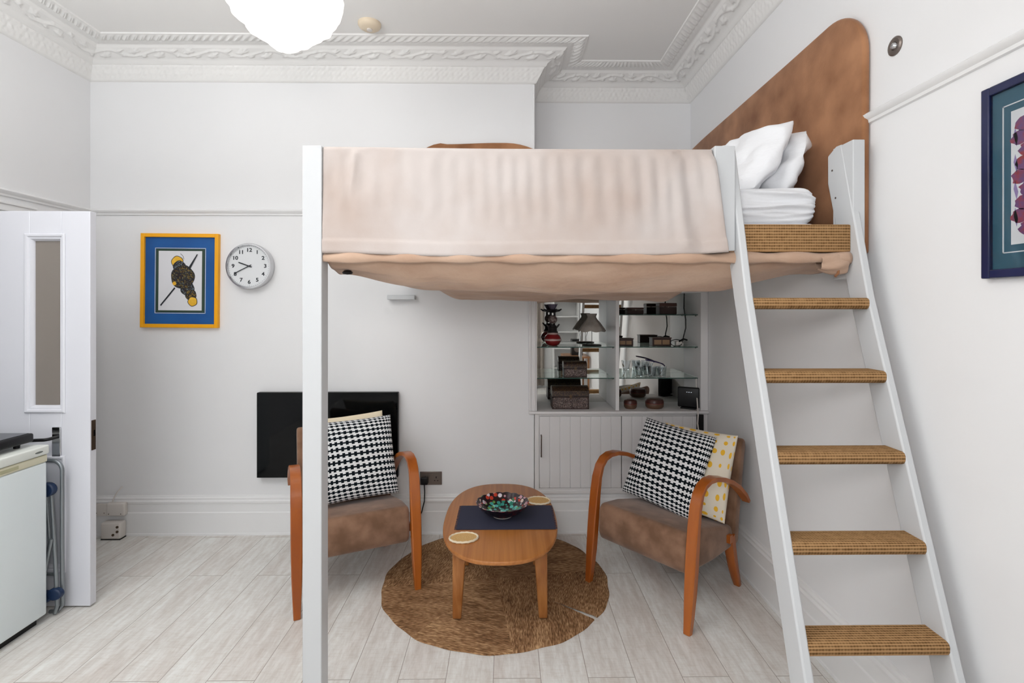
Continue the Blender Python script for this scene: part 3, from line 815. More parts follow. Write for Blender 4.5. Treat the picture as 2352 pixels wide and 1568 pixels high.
# mattress / duvet, pillows
def pillow(name, center, ax_u, ax_v, ax_n, hu, hv, th, m, seed=0, ear=.06, wr=.006, parent=None, power=.42, sag=0.0, n=44, rnd=0.0):
    """cushion: u,v half sizes, th half thickness"""
    U = Vector(ax_u).normalized(); V = Vector(ax_v).normalized(); Nn = Vector(ax_n).normalized(); c = Vector(center)
    mb = MB()
    def side(sgn):
        def fn(a, b):
            u = a*2-1; v = b*2-1
            # concentrate samples near the edges
            uu = math.sin(u*PI/2); vv = math.sin(v*PI/2)
            k = max(0, (1-uu*uu))*max(0, (1-vv*vv))
            t = th*k**power
            rk = (1-rnd*vv*vv)**.5; rk2 = (1-rnd*uu*uu)**.5
            bow = 1-ear*(1-abs(vv)**2)*abs(uu)**1.5
            bow2 = 1-ear*(1-abs(uu)**2)*abs(vv)**1.5
            x = hu*uu*bow*rk; y = hv*vv*bow2*rk2
            w_ = wr*noise.noise(Vector((uu*2.2+seed, vv*2.2, sgn*2+seed)))*k**.2*2 + wr*.6*noise.noise(Vector((uu*7+seed, vv*3, 5)))*k**.3
            p = c+U*x+V*y+Nn*(sgn*t+w_*sgn+sag*(uu*uu))
            return tuple(p)
        return fn
    mb.grid(side(1), n, n)
    mb.grid(side(-1), n, n)
    # keep uv proportional to position
    return mb.build(name, m, parent, smooth=70, weld=True)

mat_ = MB()
def duv(u, v):
    # soft slab with long horizontal folds on the front side, X -0.60..1.215
    X = -.60+u*(1.215+.60)
    a, b, r = .66, .070+.008*sm(X, .8, 1.15), .050
    zc = 1.893+.006*sm(X, .6, 1.1)
    if v < .5:                       # front side, top to bottom
        t = v/.5*2-1; z = -b*math.sin(t*PI/2)
        y = -a+r*(1-max(0, 1-abs(z/b)**3.2)**.5)
    elif v < .6: z = -b; y = -a+r+(v-.5)/.1*(2*a-2*r)
    elif v < .75:
        t = (v-.6)/.15*2-1; z = b*math.sin(t*PI/2); y = a-r*(1-max(0, 1-abs(z/b)**3.2)**.5)
    else: z = b; y = a-r-(v-.75)/.25*(2*a-2*r)
    fr_ = 1 if v < .5 else 0
    w_ = noise.noise(Vector((X*2.6, (z+zc)*48+X*3, 2)))*.020+noise.noise(Vector((X*5, (z+zc)*95-X*4, 7)))*.009
    y += w_*fr_*(1-abs(z/b)**4)
    z += (.012*noise.noise(Vector((X*5, y*4, 1)))) if z > 0 and v >= .75 or v < .06 else 0
    n_ = max(0, 1-max(0, (u-.955)/.045)**3)**(1/3)
    n_ = min(n_, min(1, u/.02)**.5)
    return (X, 2.62+y*(.93+.07*n_), zc+z*n_)
mat_.grid(duv, 120, 120)
o = mat_.build('duvet', mLinen, None, smooth=80, weld=True)
tag(o, 'white wrinkled duvet folded on the loft bed under the two pillows', 'duvet')
mt = MB(); mt.box(-.64, 1.20, 1.93, 3.34, 1.735, 1.825)
o = mt.build('mattress', mLinen, None, bevel=.03, seg=4); tag(o, 'thin white mattress lying on the loft bed base', 'mattress')
# pillows: long axis into depth, leaning on the headboard
def nrm3(a): return Vector(a).normalized()
p1v = nrm3((.50, 0, .86)); p1u = nrm3((-.18, 1, -.02)); p1n = p1u.cross(p1v)
o = pillow('pillow', (1.022, 2.34, 2.112), p1u, p1v, p1n, .335, .170, .085, mLinen, 3, .0, .024, rnd=.16)
tag(o, 'white bed pillow nearer the ladder, leaning on the other pillow', 'pillow', 'white bed pillows')
p2v = nrm3((.35, 0, .94)); p2u = nrm3((-.10, 1, -.02)); p2n = p2u.cross(p2v)
o = pillow('pillow', (1.150, 2.36, 2.085), p2u, p2v, p2n, .335, .165, .070, mLinen, 9, .0, .03, rnd=.26)
tag(o, 'white bed pillow resting straight against the brown headboard', 'pillow', 'white bed pillows')

# suede wall panels
hb = MB()
def outline_head():
    pts = [(1.872, 1.70), (1.868, 2.45)]
    cy, cz, r = 2.075, 2.455, .207
    for i in range(1, 15):
        a = PI-i*(PI/2)/14; pts.append((cy+r*math.cos(a), cz+r*math.sin(a)*.97))
    pts += [(2.4, 2.650), (2.9, 2.645), (3.4, 2.640), (3.62, 2.632), (3.68, 2.60), (3.70, 2.54), (3.705, 1.70)]
    return pts
hb.prism(outline_head(), XR-.030, XR-.002, 'x')
o = hb.build('headboard', mSuedeHead, None, bevel=.012, seg=4)
tag(o, 'tall tan suede headboard with rounded top corner on the right wall', 'headboard')
bp_ = MB(); pts = [(-.72, 1.74), (-.72, 2.40)]
for i in range(0, 21):
    t = i/20; x = -.70+t*(.185+.70)
    z = 2.40+.185*min(1, math.sin(PI*min(.5, max(0.0, t*1.6))) if t < .31 else 1)
    z = 2.592 + .005*math.cos((x+.05)*9) if -.60 < x < .0 else z
    if x >= .0: z = 2.597-.040*((x)/.185)**2
    if x <= -.42: z = 2.594-.19*((-.42-x)/.28)**1.9
    pts.append((x, z))
pts += [(.187, 1.74)]
bp_.prism(pts, YB-.024, YB-.001, 'y')
o = bp_.build('padded_wall_panel', mSuedeHead, None, bevel=.008, seg=3)
tag(o, 'tan suede wall panel just showing above the blanket on the chimney breast', 'wall panel')

# ================================================================= ladder
lad = thing('loft_ladder', 'white wooden ladder with sisal-covered treads leaning on the loft bed', 'ladder', (0, 0, 0))
def ly(z): return 1.262+.325*z if z < 1.55 else 1.262+.325*1.55+(z-1.55)*.245
def stringer(x0, x1, ztop):
    mb = MB(); zs = [0, .5, 1.0, 1.55, 1.75, ztop]
    if True:
        poly = [(ly(z), z) for z in zs] + [(ly(ztop)+.03, ztop+.002)] + [(1.985, ztop-.022), (1.985, 1.985)] + [(ly(z)+.096, z) for z in (1.55, 1.0, .5, 0)]
        mb.prism(poly, x0, x1, 'x')
    return mb.build('stringer', mPaintWood, lad, bevel=.005, seg=2)
stringer(.833, .860, 2.092); stringer(1.260, 1.287, 2.115)
for zt in (1.5355, 1.290, 1.044, .796, .548, .30):
    q = MB(); y0 = ly(zt-.02)
    pr_ = [(y0+.012, zt-.040), (y0+.004, zt-.036), (y0, zt-.028), (y0, zt-.012), (y0+.004, zt-.004), (y0+.012, zt), (y0+.088, zt), (y0+.088, zt-.040)]
    q.prism(pr_, .858, 1.262, 'x'); q.build('tread', mSisal, lad, bevel=.002)
for (yy, zz) in ((1.955, 2.03), (1.935, 1.92)):
    q = MB(); q.tube([(1.2585, yy, zz), (1.2605, yy, zz)], .004, 8); q.build('screw', mSteelPlate, lad)

# ================================================================= rug
rug = MB(); rug.uv = {}
RC = (-.055, 2.822); RR = .612; NS = 8; slit = math.radians(-37.0)
R_ = [0, .02] + [.02+(RR-.02)*i/24 for i in range(1, 25)]
NA = 192
def rugpt(r, a, z):
    rr = r*(1+.006*math.sin(a*11)+.004*math.sin(a*23+1)) if r > .5 else r
    return (RC[0]+rr*math.cos(a), RC[1]+rr*math.sin(a), z)
for i in range(NA+1):
    for j, r in enumerate(R_):
        t = i/NA
        gap = .018*sm(r, .36, RR) 
        a = slit + gap + t*(2*PI-2*gap)
        n_ = .0008*math.sin(r*400)
        rug.v.append(rugpt(r, a, .006+n_))
        # sector coords
        sec = int(((a-slit+PI/NS) % (2*PI))/(2*PI/NS)); ac = slit+sec*2*PI/NS
        rug.uv[len(rug.v)-1] = (r*math.cos(a-ac)+sec*3.1, r*math.sin(a-ac)+sec*1.7)
k = len(R_)
for i in range(NA):
    for j in range(k-1):
        o = i*k+j; rug.f.append([o, o+k, o+k+1, o+1]); rug.m.append(0)
# skirt down to the floor
base = len(rug.v)
for i in range(NA+1):
    v = rug.v[i*k+k-1]; rug.v.append((RC[0]+(v[0]-RC[0])*1.006, RC[1]+(v[1]-RC[1])*1.006, .001)); rug.uv[base+i] = rug.uv[i*k+k-1]
for i in range(NA): rug.f.append([i*k+k-1, (i+1)*k+k-1, base+i+1, base+i]); rug.m.append(0)
def rug_mat():
    m = bpy.data.materials.new('seagrass_strands'); m.use_nodes = True; nt = m.node_tree; N = nt.nodes; L = nt.links
    b = N['Principled BSDF']; b.inputs['Roughness'].default_value = .85; b.inputs['Specular IOR Level'].default_value = .2
    tc = N.new('ShaderNodeTexCoord'); mp0 = N.new('ShaderNodeMapping'); mp0.inputs['Location'].default_value = (-RC[0], -RC[1], 0)
    L.new(tc.outputs['Object'], mp0.inputs[0])
    sp = N.new('ShaderNodeSeparateXYZ'); L.new(mp0.outputs[0], sp.inputs[0])
    def mth(op, a, bb=None, c=None):
        x = N.new('ShaderNodeMath'); x.operation = op
        for i, q in enumerate((a, bb, c)):
            if q is None: continue
            if isinstance(q, (int, float)): x.inputs[i].default_value = q
            else: L.new(q, x.inputs[i])
        return x.outputs[0]
    ang = mth('ARCTAN2', sp.outputs['Y'], sp.outputs['X'])
    w_ = 2*PI/NS
    s0 = mth('DIVIDE', mth('SUBTRACT', ang, slit), w_)
    sec = mth('FLOOR', mth('ADD', s0, 20.0))
    loc = mth('MULTIPLY', mth('SUBTRACT', mth('FRACT', mth('ADD', s0, 20.0)), .5), w_)
    r = mth('SQRT', mth('ADD', mth('POWER', sp.outputs['X'], 2.0), mth('POWER', sp.outputs['Y'], 2.0)))
    # strands run slanted across each wedge, meeting in chevrons on the seams
    al = mth('ABSOLUTE', loc)
    along = mth('MULTIPLY', r, mth('SINE', loc)); across = mth('MULTIPLY', r, mth('COSINE', loc))
    odd = mth('MODULO', sec, 2.0)
    ca = mth('ADD', mth('MULTIPLY', across, mth('SUBTRACT', 1.0, mth('MULTIPLY', odd, .45))), mth('MULTIPLY', mth('MULTIPLY', along, odd), .9))
    cb2 = mth('SUBTRACT', mth('MULTIPLY', along, mth('SUBTRACT', 1.0, mth('MULTIPLY', odd, .45))), mth('MULTIPLY', mth('MULTIPLY', across, odd), .9))
    cv = N.new('ShaderNodeCombineXYZ'); L.new(mth('MULTIPLY', ca, 230), cv.inputs[0]); L.new(mth('MULTIPLY', cb2, 34), cv.inputs[1]); L.new(mth('MULTIPLY', sec, 7.3), cv.inputs[2])
    n1 = N.new('ShaderNodeTexNoise'); n1.inputs['Scale'].default_value = 1.0; n1.inputs['Detail'].default_value = 4; L.new(cv.outputs[0], n1.inputs['Vector'])
    cv2 = N.new('ShaderNodeCombineXYZ'); L.new(mth('MULTIPLY', ca, 12), cv2.inputs[0]); L.new(mth('MULTIPLY', cb2, 3), cv2.inputs[1]); L.new(sec, cv2.inputs[2])
    n2 = N.new('ShaderNodeTexNoise'); n2.inputs['Scale'].default_value = 1.0; n2.inputs['Detail'].default_value = 3; L.new(cv2.outputs[0], n2.inputs['Vector'])
    tot = mth('ADD', mth('MULTIPLY', n1.outputs['Fac'], .75), mth('MULTIPLY', n2.outputs['Fac'], .35))
    rp = N.new('ShaderNodeValToRGB'); e = rp.color_ramp.elements
    e[0].position = .36; e[0].color = (*lin((84, 58, 38)), 1); e[1].position = .72; e[1].color = (*lin((208, 170, 128)), 1)
    q_ = e.new(.54); q_.color = (*lin((148, 110, 76)), 1)
    L.new(tot, rp.inputs[0]); L.new(rp.outputs[0], b.inputs['Base Color'])
    bp = N.new('ShaderNodeBump'); bp.inputs['Strength'].default_value = .8; bp.inputs['Distance'].default_value = .004
    L.new(n1.outputs['Fac'], bp.inputs['Height']); L.new(bp.outputs[0], b.inputs['Normal'])
    return m
o = rug.build('round_rug', rug_mat(), None, smooth=60)
tag(o, 'round brown woven seagrass rug with a slit at its edge, under the coffee table', 'rug')

# ================================================================= coffee table
tb = thing('coffee_table', 'oval oak coffee table standing on the round rug', 'table', (-.028, 2.706, 0))
TH = .40; a_, b2 = .293, .494
def sup(a, b, n=72, e=2.5):
    out = []
    for i in range(n):
        t = 2*PI*i/n; c1, s1 = math.cos(t), math.sin(t)
        out.append((a*math.copysign(abs(c1)**(2/e), c1), b*math.copysign(abs(s1)**(2/e), s1)))
    return out
q = MB(); q.prism(sup(a_, b2), TH-.020, TH, 'z'); q.build('tabletop', mOak, tb, bevel=.007, seg=3)
q = MB(); q.box(-.17, .17, -.33, -.30, .345, TH-.020); q.box(-.17, .17, .30, .33, .345, TH-.02); q.box(-.185, -.16, -.33, .33, .345, TH-.02); q.box(.16, .185, -.33, .33, .345, TH-.02)
q.build('apron', mOakLeg, tb, bevel=.003)
for sx in (-1, 1):
    for sy in (-1, 1):
        q = MB()
        def leg_sec(z, cx, cy, hw_, hd): 
            return [(cx-hw_, cy-hd, z), (cx+hw_, cy-hd, z), (cx+hw_, cy+hd, z), (cx-hw_, cy+hd, z)]
        top = leg_sec(TH-.022, sx*.190, sy*.305, .032, .018)
        bot = leg_sec(.012, sx*.207, sy*.250+sy*.005, .021, .013)
        # feet splay sideways only a little; legs lean in depth
        bot = leg_sec(.012, sx*.207, sy*.252, .021, .013)
        q.add(bot+top, [(3, 2, 1, 0), (4, 5, 6, 7), (0, 1, 5, 4), (1, 2, 6, 5), (2, 3, 7, 6), (3, 0, 4, 7)])
        q.build('leg', mOakLeg, tb, bevel=.007, seg=3)
# runner
q = MB()
def rf(u, v):
    x = -.247+u*.494; y = 2.531+v*.304
    return (x, y, TH+.0022+.0008*math.sin(x*14)*math.sin(y*11))
q.grid(rf, 30, 20)
run = q.build('cloth_runner', mNavyCloth, None, solid=.0024)
tag(run, 'dark navy cloth runner with frayed ends on the coffee table', 'table runner')
for sx, x in ((-1, -.247), (1, .247)):
    q = MB()
    q.box(min(x, x-sx*.002), max(x, x-sx*.002), 2.533, 2.834, TH+.001, TH+.0035)
    for i in range(60):
        y = 2.534+i*.298/59; dy = random.uniform(-.003, .003)
        q.tube([(x-sx*.001, y, TH+.0025), (x+sx*.010, y+dy, TH+.0018)], .0008, 4)
    q.build('fringe', mNavyCloth, run)['kind'] = 'stuff'
# bowl
bw = thing('painted_bowl', 'dark red painted bowl with a scalloped rim and turquoise inside', 'bowl', (-.018, 2.700, TH+.0038))
q = MB()
def scal(a, t): return 1+(.028*abs(math.cos(10*a))-.01)*sm(t, .3, 1)
def bowlz(mb, prof, mi, rad):
    k = len(prof); n = 120; vs = []; fs = []
    for i in range(n):
        a = 2*PI*i/n
        for j, (r, z) in enumerate(prof):
            t = r/.14; rr = r*(1+.03*abs(math.cos(9*a))*sm(t, .5, 1)); zz = z+.004*abs(math.cos(9*a))*sm(t, .8, 1)
            vs.append((rr*math.cos(a), rr*math.sin(a), zz))
    for i in range(n):
        for j in range(k-1): fs.append((i*k+j, ((i+1) % n)*k+j, ((i+1) % n)*k+j+1, i*k+j+1))
    mb.add(vs, fs, mi)
bowlz(q, [(.045, .0), (.050, 0), (.052, .006), (.060, .010), (.090, .024), (.116, .044), (.132, .066), (.137, .070)], 0, None)
bowlz(q, [(.137, .070), (.133, .071), (.128, .066), (.116, .050), (.104, .039)], 1, None)
bowlz(q, [(.104, .039), (.088, .028), (.060, .015), (.03, .010), (.0005, .009)], 2, None)
bowlz(q, [(.045, 0), (.0005, 0.001)], 0, None)
q.build('bowl_body', [mBowlOut, mBowlIn, mBowlMid], bw, smooth=50, weld=True)
q = MB(); q.lathe([(.049, 0), (.0525, 0.0005), (.0525, .003), (.049, .003)], n=40, caps=False); q.build('foot_ring', mBoxWhite, bw, smooth=40)
# coasters
mWicker = dots_mat('wicker_coaster_weave', (206, 160, 98), (232, 200, 146), (24, 24), .38)
def coaster(x, y, rz, label, sx=.072, sy=.056):
    o = thing('woven_coaster', label, 'coaster', (x, y, TH+.0005), rz, 'woven oval coasters on the coffee table')
    q = MB(); q.uv = {}
    n = 48; 
    for i in range(n):
        a = 2*PI*i/n; q.v.append((sx*.86*math.cos(a), sy*.86*math.sin(a), .006)); q.uv[i] = (.5+.5*math.cos(a), .5+.5*math.sin(a)*sy/sx)
    for i in range(n):
        a = 2*PI*i/n; q.v.append((sx*.86*math.cos(a), sy*.86*math.sin(a), .001)); q.uv[n+i] = (.5, .5)
    q.f.append(list(range(n))); q.m.append(0)
    for i in range(n): q.f.append([i, (i+1) % n, n+(i+1) % n, n+i]); q.m.append(0)
    q.build('woven_centre', mWicker, o)
    q = MB(); pts = [(sx*.93*math.cos(2*PI*i/n), sy*.93*math.sin(2*PI*i/n), .005+.0012*math.sin(i*2.1)) for i in range(n+1)]
    q.tube(pts, .0055, 8); q.build('stitched_border', mCream, o, smooth=60)
coaster(-.201, 2.436, math.radians(8), 'oval woven coaster with cream border near the front left of the table')
coaster(.186, 2.900, math.radians(-10), 'oval woven coaster behind the painted bowl at the far right of the table', .070, .060)

# ================================================================= armchairs
def make_chair():
    r = thing('armchair', 'tmp', 'armchair', (0, 0, 0), 0, 'brown suede armchairs with bentwood arms')
    path = [(-.296, 0), (-.284, .08), (-.272, .18), (-.262, .28), (-.252, .38), (-.240, .48), (-.226, .56), (-.203, .618), (-.168, .652), (-.120, .666), (-.06, .664), (.02, .645), (.10, .614), (.18, .570), (.25, .515), (.292, .470)]
    hw = [.016, .020, .024, .026, .027, .027, .027, .026, .026, .026, .026, .026, .026, .025, .024, .020]
    ht = [.015, .018, .021, .021, .019, .016, .013, .012, .011, .011, .011, .011, .011, .011, .010, .009]
    for sx in (-1, 1):
        q = MB(); q.ribbon(path, hw, ht, x=sx*.297); q.build('arm_frame', mBent, r, smooth=28)
        q = MB(); q.ribbon([(.292, 0), (.268, .05), (.240, .12), (.215, .20), (.195, .30)], [.016, .019, .022, .024, .024], [.014, .017, .020, .021, .021], x=sx*.250)
        q.build('rear_leg', mBent, r, smooth=45)
    q = MB()
    # plump seat
    seat = [(-.245, .236), (-.262, .28), (-.258, .40), (-.235, .432), (-.10, .420), (.06, .385), (.20, .352), (.215, .30), (.205, .235), (.0, .225)]
    q.prism(seat, -.266, .266, 'x'); q.build('seat', mSuedeChair, r, bevel=.022, seg=4)
    q = MB()
    back = [(.205, .262), (.225, .40), (.262, .60), (.288, .745), (.302, .778), (.330, .792), (.352, .775), (.352, .745), (.322, .60), (.290, .42), (.268, .25), (.235, .235)]
    q.prism(back, -.268, .268, 'x'); q.build('backrest', mSuedeChair, r, bevel=.016, seg=4)
    q = MB()
    for zz, yy in ((.30, -.19), (.30, .15)): q.box(-.285, .285, yy-.015, yy+.015, zz-.02, zz+.02)
    q.build('cross_rail', mBent, r)
    return r
ch = make_chair()
ch.location = (-.864, 2.868, 0); ch.rotation_euler = (0, 0, math.radians(25))
ch['label'] = 'brown suede armchair behind the white bed post, in front of the television'
ch2 = copy_tree(ch)
ch2.location = (.872, 2.755, 0); ch2.rotation_euler = (0, 0, math.radians(-50))
ch2['label'] = 'brown suede armchair with spotted cushion, between the cabinet and the ladder'

def chair_cushion(chair, name, bot, top, hw_, th, m, seed, label, cat, group, tilt=0.0, ear=.035):
    """bot/top: mid points of bottom and top edge in the chair's frame; built in world space as its own thing"""
    M = Matrix.Translation(chair.location) @ Matrix.Rotation(chair.rotation_euler.z, 4, 'Z')
    b = M @ Vector(bot); t_ = M @ Vector(top)
    V = (t_-b); L_ = V.length; V.normalize()
    U = (M.to_3x3() @ Vector((math.cos(tilt), 0, math.sin(tilt)))).normalized()
    U = (U-V*U.dot(V)).normalized(); Nn = U.cross(V)
    c = (b+t_)/2
    o = pillow(name, c-Vector(c), U, V, Nn, hw_, L_/2, th, m, seed, ear, .005, power=.36)
    o.location = c
    return tag(o, label, cat, group)
G1 = 'black and white houndstooth cushions'; G2 = 'cream cushions behind the houndstooth ones'
chair_cushion(ch, 'scatter_cushion', (.045, .018, .412), (.035, .205, .835), .225, .058, mHound, 1, 'black and white houndstooth cushion on the left armchair', 'cushion', G1, tilt=.03)
chair_cushion(ch, 'scatter_cushion', (.02, .10, .42), (.0, .262, .850), .222, .042, mCream, 5, 'cream cushion peeping out behind the left houndstooth cushion', 'cushion', G2, tilt=.06)
chair_cushion(ch2, 'scatter_cushion', (-.090, .018, .398), (-.052, .215, .815), .226, .058, mHound, 2, 'black and white houndstooth cushion on the right armchair', 'cushion', G1, tilt=-.02)
chair_cushion(ch2, 'scatter_cushion', (.045, .112, .385), (.045, .262, .815), .222, .042, mDots, 6, 'cream cushion with yellow spots on the right armchair', 'cushion', G2, tilt=.02)

# ================================================================= alcove cabinet
cab = thing('alcove_cabinet', 'white built-in alcove cabinet with mirrored glass shelves above grooved doors', 'cabinet', (0, 0, 0))
FY = 3.395
q = MB(); q.box(.150, XR-.001, FY-.030, YA-.002, .797, .816); q.build('worktop', mCab, cab, bevel=.006, seg=3)
q = MB(); q.box(XB+.002, .222, FY, FY+.02, .285, .797); q.box(1.318, XR-.001, FY, FY+.02, .285, .797); q.box(.222, 1.318, FY, FY+.02, .285, .300); q.box(.222, 1.318, FY, FY+.02, .780, .797)
q.box(XB+.002, 1.345, FY+.02, FY+.3, .285, .297)
q.build('lower_frame', mCab, cab, bevel=.002)
q = MB(); q.box(XB+.002, XR-.001, FY-.004, FY+.02, .262, .286); q.build('bottom_rail', mCab, cab, bevel=.004)
st(sweep([(XB, YB), (XR, YB)], SK).build('baseboard_alcove', mTrim, smooth=30))
ab = MB(); ab.box(XB+.002, XR-.002, YB+.001, YB+.02, 0, .262); st(ab.build('trim_6', mTrim))
def cdoor(x0, x1, handle):
    q = MB(); n = max(1, round((x1-x0)/.068)); w0 = (x1-x0)/n
    for i in range(n): q.box(x0+i*w0+.0018, x0+(i+1)*w0-.0018, FY-.004, FY+.014, .302, .779)
    q.box(x0, x1, FY+.0, FY+.012, .302, .779)
    d = q.build('cabinet_door', mCab, cab, bevel=.002)
    if handle:
        h = MB(); h.tube([(handle, FY-.004, .655), (handle, FY-.026, .655), (handle, FY-.026, .515), (handle, FY-.004, .515)], .0045, 8)
        h.build('door_handle', mSteelPlate, d, smooth=60)
cdoor(.224, .770, .222+.012); cdoor(.774, 1.316, None)
# upper frame
q = MB()
q.box(.152, .206, FY-.010, FY+.012, .816, 1.62); q.box(.160, .168, FY-.015, FY-.010, .816, 1.62); q.box(.184, .196, FY-.015, FY-.010, .816, 1.62)
q.build('left_stile', mCab, cab, bevel=.003)
q = MB(); q.box(.733, .757, FY+.004, YA-.012, .816, 1.62); q.build('divider', mCab, cab, bevel=.002)
q = MB(); q.box(1.300, XR-.001, FY-.006, YA-.012, .816, 1.62); q.build('right_side', mCab, cab, bevel=.002)
q = MB(); q.box(XB+.002, .208, FY+.012, YA-.012, .816, 1.62); q.build('left_side', mCab, cab)
q = MB(); q.box(.152, XR-.001, FY-.010, YA-.002, 1.60, 1.625); q.build('top_board', mCab, cab, bevel=.002)
for x0, x1 in ((.208, .733), (.757, 1.300)):
    q = MB(); q.box(x0, x1, YA-.012, YA-.002, .816, 1.60); q.build('mirror_back', mMirror, cab)
SY0 = 3.440
def shelf(x0, x1, z):
    q = MB(); q.box(x0+.001, x1-.001, SY0, YA-.014, z-.006, z); s_ = q.build('glass_shelf', mGlassShelf, cab)
    q = MB(); q.box(x0+.001, x1-.001, SY0-.0015, SY0-.0001, z-.006, z); q.build('glass_edge', mGlassEdge, s_)
    for x in (x0+.004, x1-.004):
        for y in (SY0+.03, YA-.05):
            q = MB(); q.box(x-.004, x+.004, y-.004, y+.004, z-.014, z-.006); q.build('shelf_pin', mSteelPlate, s_)
Z1, Z2, Z3, Z0 = 1.456, 1.238, 1.028, .816
shelf(.208, .733, Z2); shelf(.208, .733, Z3)
for z in (Z1, Z2, Z3): shelf(.757, 1.300, z)

# ---- things on the shelves
def chest(x, y, z, w_, d_, h_, rz, label):
    o = thing('inlaid_chest', label, 'box', (x, y, z), rz, 'inlaid wooden chests in the alcove cabinet')
    q = MB(); q.box(-w_/2, w_/2, -d_/2, d_/2, 0, h_*.55); q.build('chest_body', mInlay, o)
    q = MB(); bw_ = .006
    for (x0, x1, z0, z1) in ((-w_/2-.001, w_/2+.001, 0, bw_), (-w_/2-.001, w_/2+.001, h_*.55-bw_, h_*.55), (-w_/2-.001, -w_/2+bw_, 0, h_*.55), (w_/2-bw_, w_/2+.001, 0, h_*.55)):
        q.box(x0, x1, -d_/2-.002, d_/2+.002, z0, z1)
    q.build('dark_banding', mDarkBox, o)
    q = MB(); pts = [(-d_/2-.002, h_*.57), (-d_/2-.002, h_*.70)]
    for i in range(1, 8):
        a = PI-i*PI/8; pts.append((math.cos(a)*(d_/2+.002), h_*.70+math.sin(a)*h_*.30))
    pts += [(d_/2+.002, h_*.70), (d_/2+.002, h_*.57)]
    q.prism(pts, -w_/2-.002, w_/2+.002, 'x'); q.build('domed_lid', mInlayTop, o)
    q = MB(); q.box(-.008, .008, -d_/2-.006, -d_/2, h_*.48, h_*.66); q.build('clasp', mBrass, o)
    return o
chest(.438, 3.52, Z0, .245, .150, .150, 0, 'larger inlaid domed wooden chest on the cabinet worktop')
chest(.475, 3.53, Z3, .155, .100, .106, 0, 'smaller inlaid domed wooden chest on the lower left glass shelf')

# totem on a red pot
o = thing('carved_totem', 'red pot with a dark carved totem figure on the left glass shelf', 'ornament', (.325, 3.545, Z2))
q = MB(); q.lathe([(.030, 0), (.046, .010), (.058, .032), (.059, .050), (.050, .070), (.036, .080), (.034, .088), (.0, .088)], n=32)
q.build('red_pot', mat('red_glazed_pot', (128, 22, 26), .25, coat=.4), o, smooth=50)
q = MB(); q.lathe([(.0600, .036), (.0612, .042), (.0600, .048)], n=32, caps=False); q.lathe([(.037, .078), (.038, .084), (.036, .092)], n=32, caps=False)
q.build('pale_band', mat('pale_glaze', (190, 160, 156), .4), o)
mTot = mat('dark_carved_wood', (28, 24, 26), .45)
q = MB()
q.lathe([(.036, .088), (.038, .096), (.030, .104), (.030, .128), (.024, .134), (.026, .140), (.014, .146), (0, .146)], n=20)
for sx in (-1, 1): q.tube([(sx*.012, 0, .112), (sx*.036, -.004, .138), (sx*.046, -.006, .150)], .008, 8, r1=.005)
for sx in (-1, 1):
    q.tube([(sx*.012, 0, .138), (sx*.012, 0, .168)], .006, 8)
q.build('lower_figure', mTot, o, smooth=45)
q = MB(); q.lathe([(0, .152), (.022, .158), (.031, .175), (.031, .190), (.022, .206), (0, .212)], n=20)
q.build('pale_face', mat('speckled_bone', (150, 138, 134), .6, var=((90, 70, 70), 60, .4, .6)), o, smooth=60)
q = MB()
q.lathe([(.012, .228), (.030, .234), (.040, .244), (.030, .250), (.0, .250)], n=20)
for sx in (-1, 1): q.tube([(sx*.013, 0, .200), (sx*.013, 0, .238)], .008, 8)
for sx in (-1, 1): q.tube([(sx*.02, 0, .242), (sx*.045, 0, .244), (sx*.062, 0, .254)], .011, 8, r1=.004)
q.build('spread_wings', mTot, o, smooth=50)
q = MB(); q.lathe([(.014, .248), (.022, .262), (.030, .280), (.036, .288), (.030, .288), (.018, .266), (0, .262)], n=12, rad=lambda a, t: 1+.12*math.cos(6*a)*t)
q.build('petal_cup', mat('grey_purple_glaze', (96, 90, 108), .4), o, smooth=30)

# little lamp with a grey shade
o = thing('table_lamp', 'small wire-legged lamp with a grey cloth shade on the left glass shelf', 'lamp', (.600, 3.56, Z2))
q = MB(); q.lathe([(.066, 0), (.068, .004), (.060, .008), (0, .008)], n=28); q.build('base', mBlack, o, smooth=40)
q = MB(); q.tube([(0, 0, .006), (0, 0, .13)], .0022, 6); q.tube([(-.035, 0, .006), (-.040, 0, .06), (-.02, 0, .125)], .0016, 6); q.build('stem', mBlack, o, smooth=60)
q = MB()
n = 64; prof = [(.094, .105), (.060, .155), (.036, .185), (.028, .20), (.036, .222)]
k = len(prof); vs = []; fs = []
for i in range(n):
    a = 2*PI*i/n
    for j, (r, z) in enumerate(prof):
        e = 1-j/(k-1); vs.append((r*(1+.05*math.cos(7*a)*e)*math.cos(a), r*.8*(1+.05*math.cos(7*a)*e)*math.sin(a), z-.010*abs(math.sin(3.5*a))*e))
for i in range(n):
    for j in range(k-1): fs.append((i*k+j, ((i+1) % n)*k+j, ((i+1) % n)*k+j+1, i*k+j+1))
q.add(vs, fs); q.build('lamp_shade', mat('grey_cloth_shade', (164, 156, 148), .8, var=((134, 126, 118), 12, .4, .6)), o, smooth=60, solid=.002)

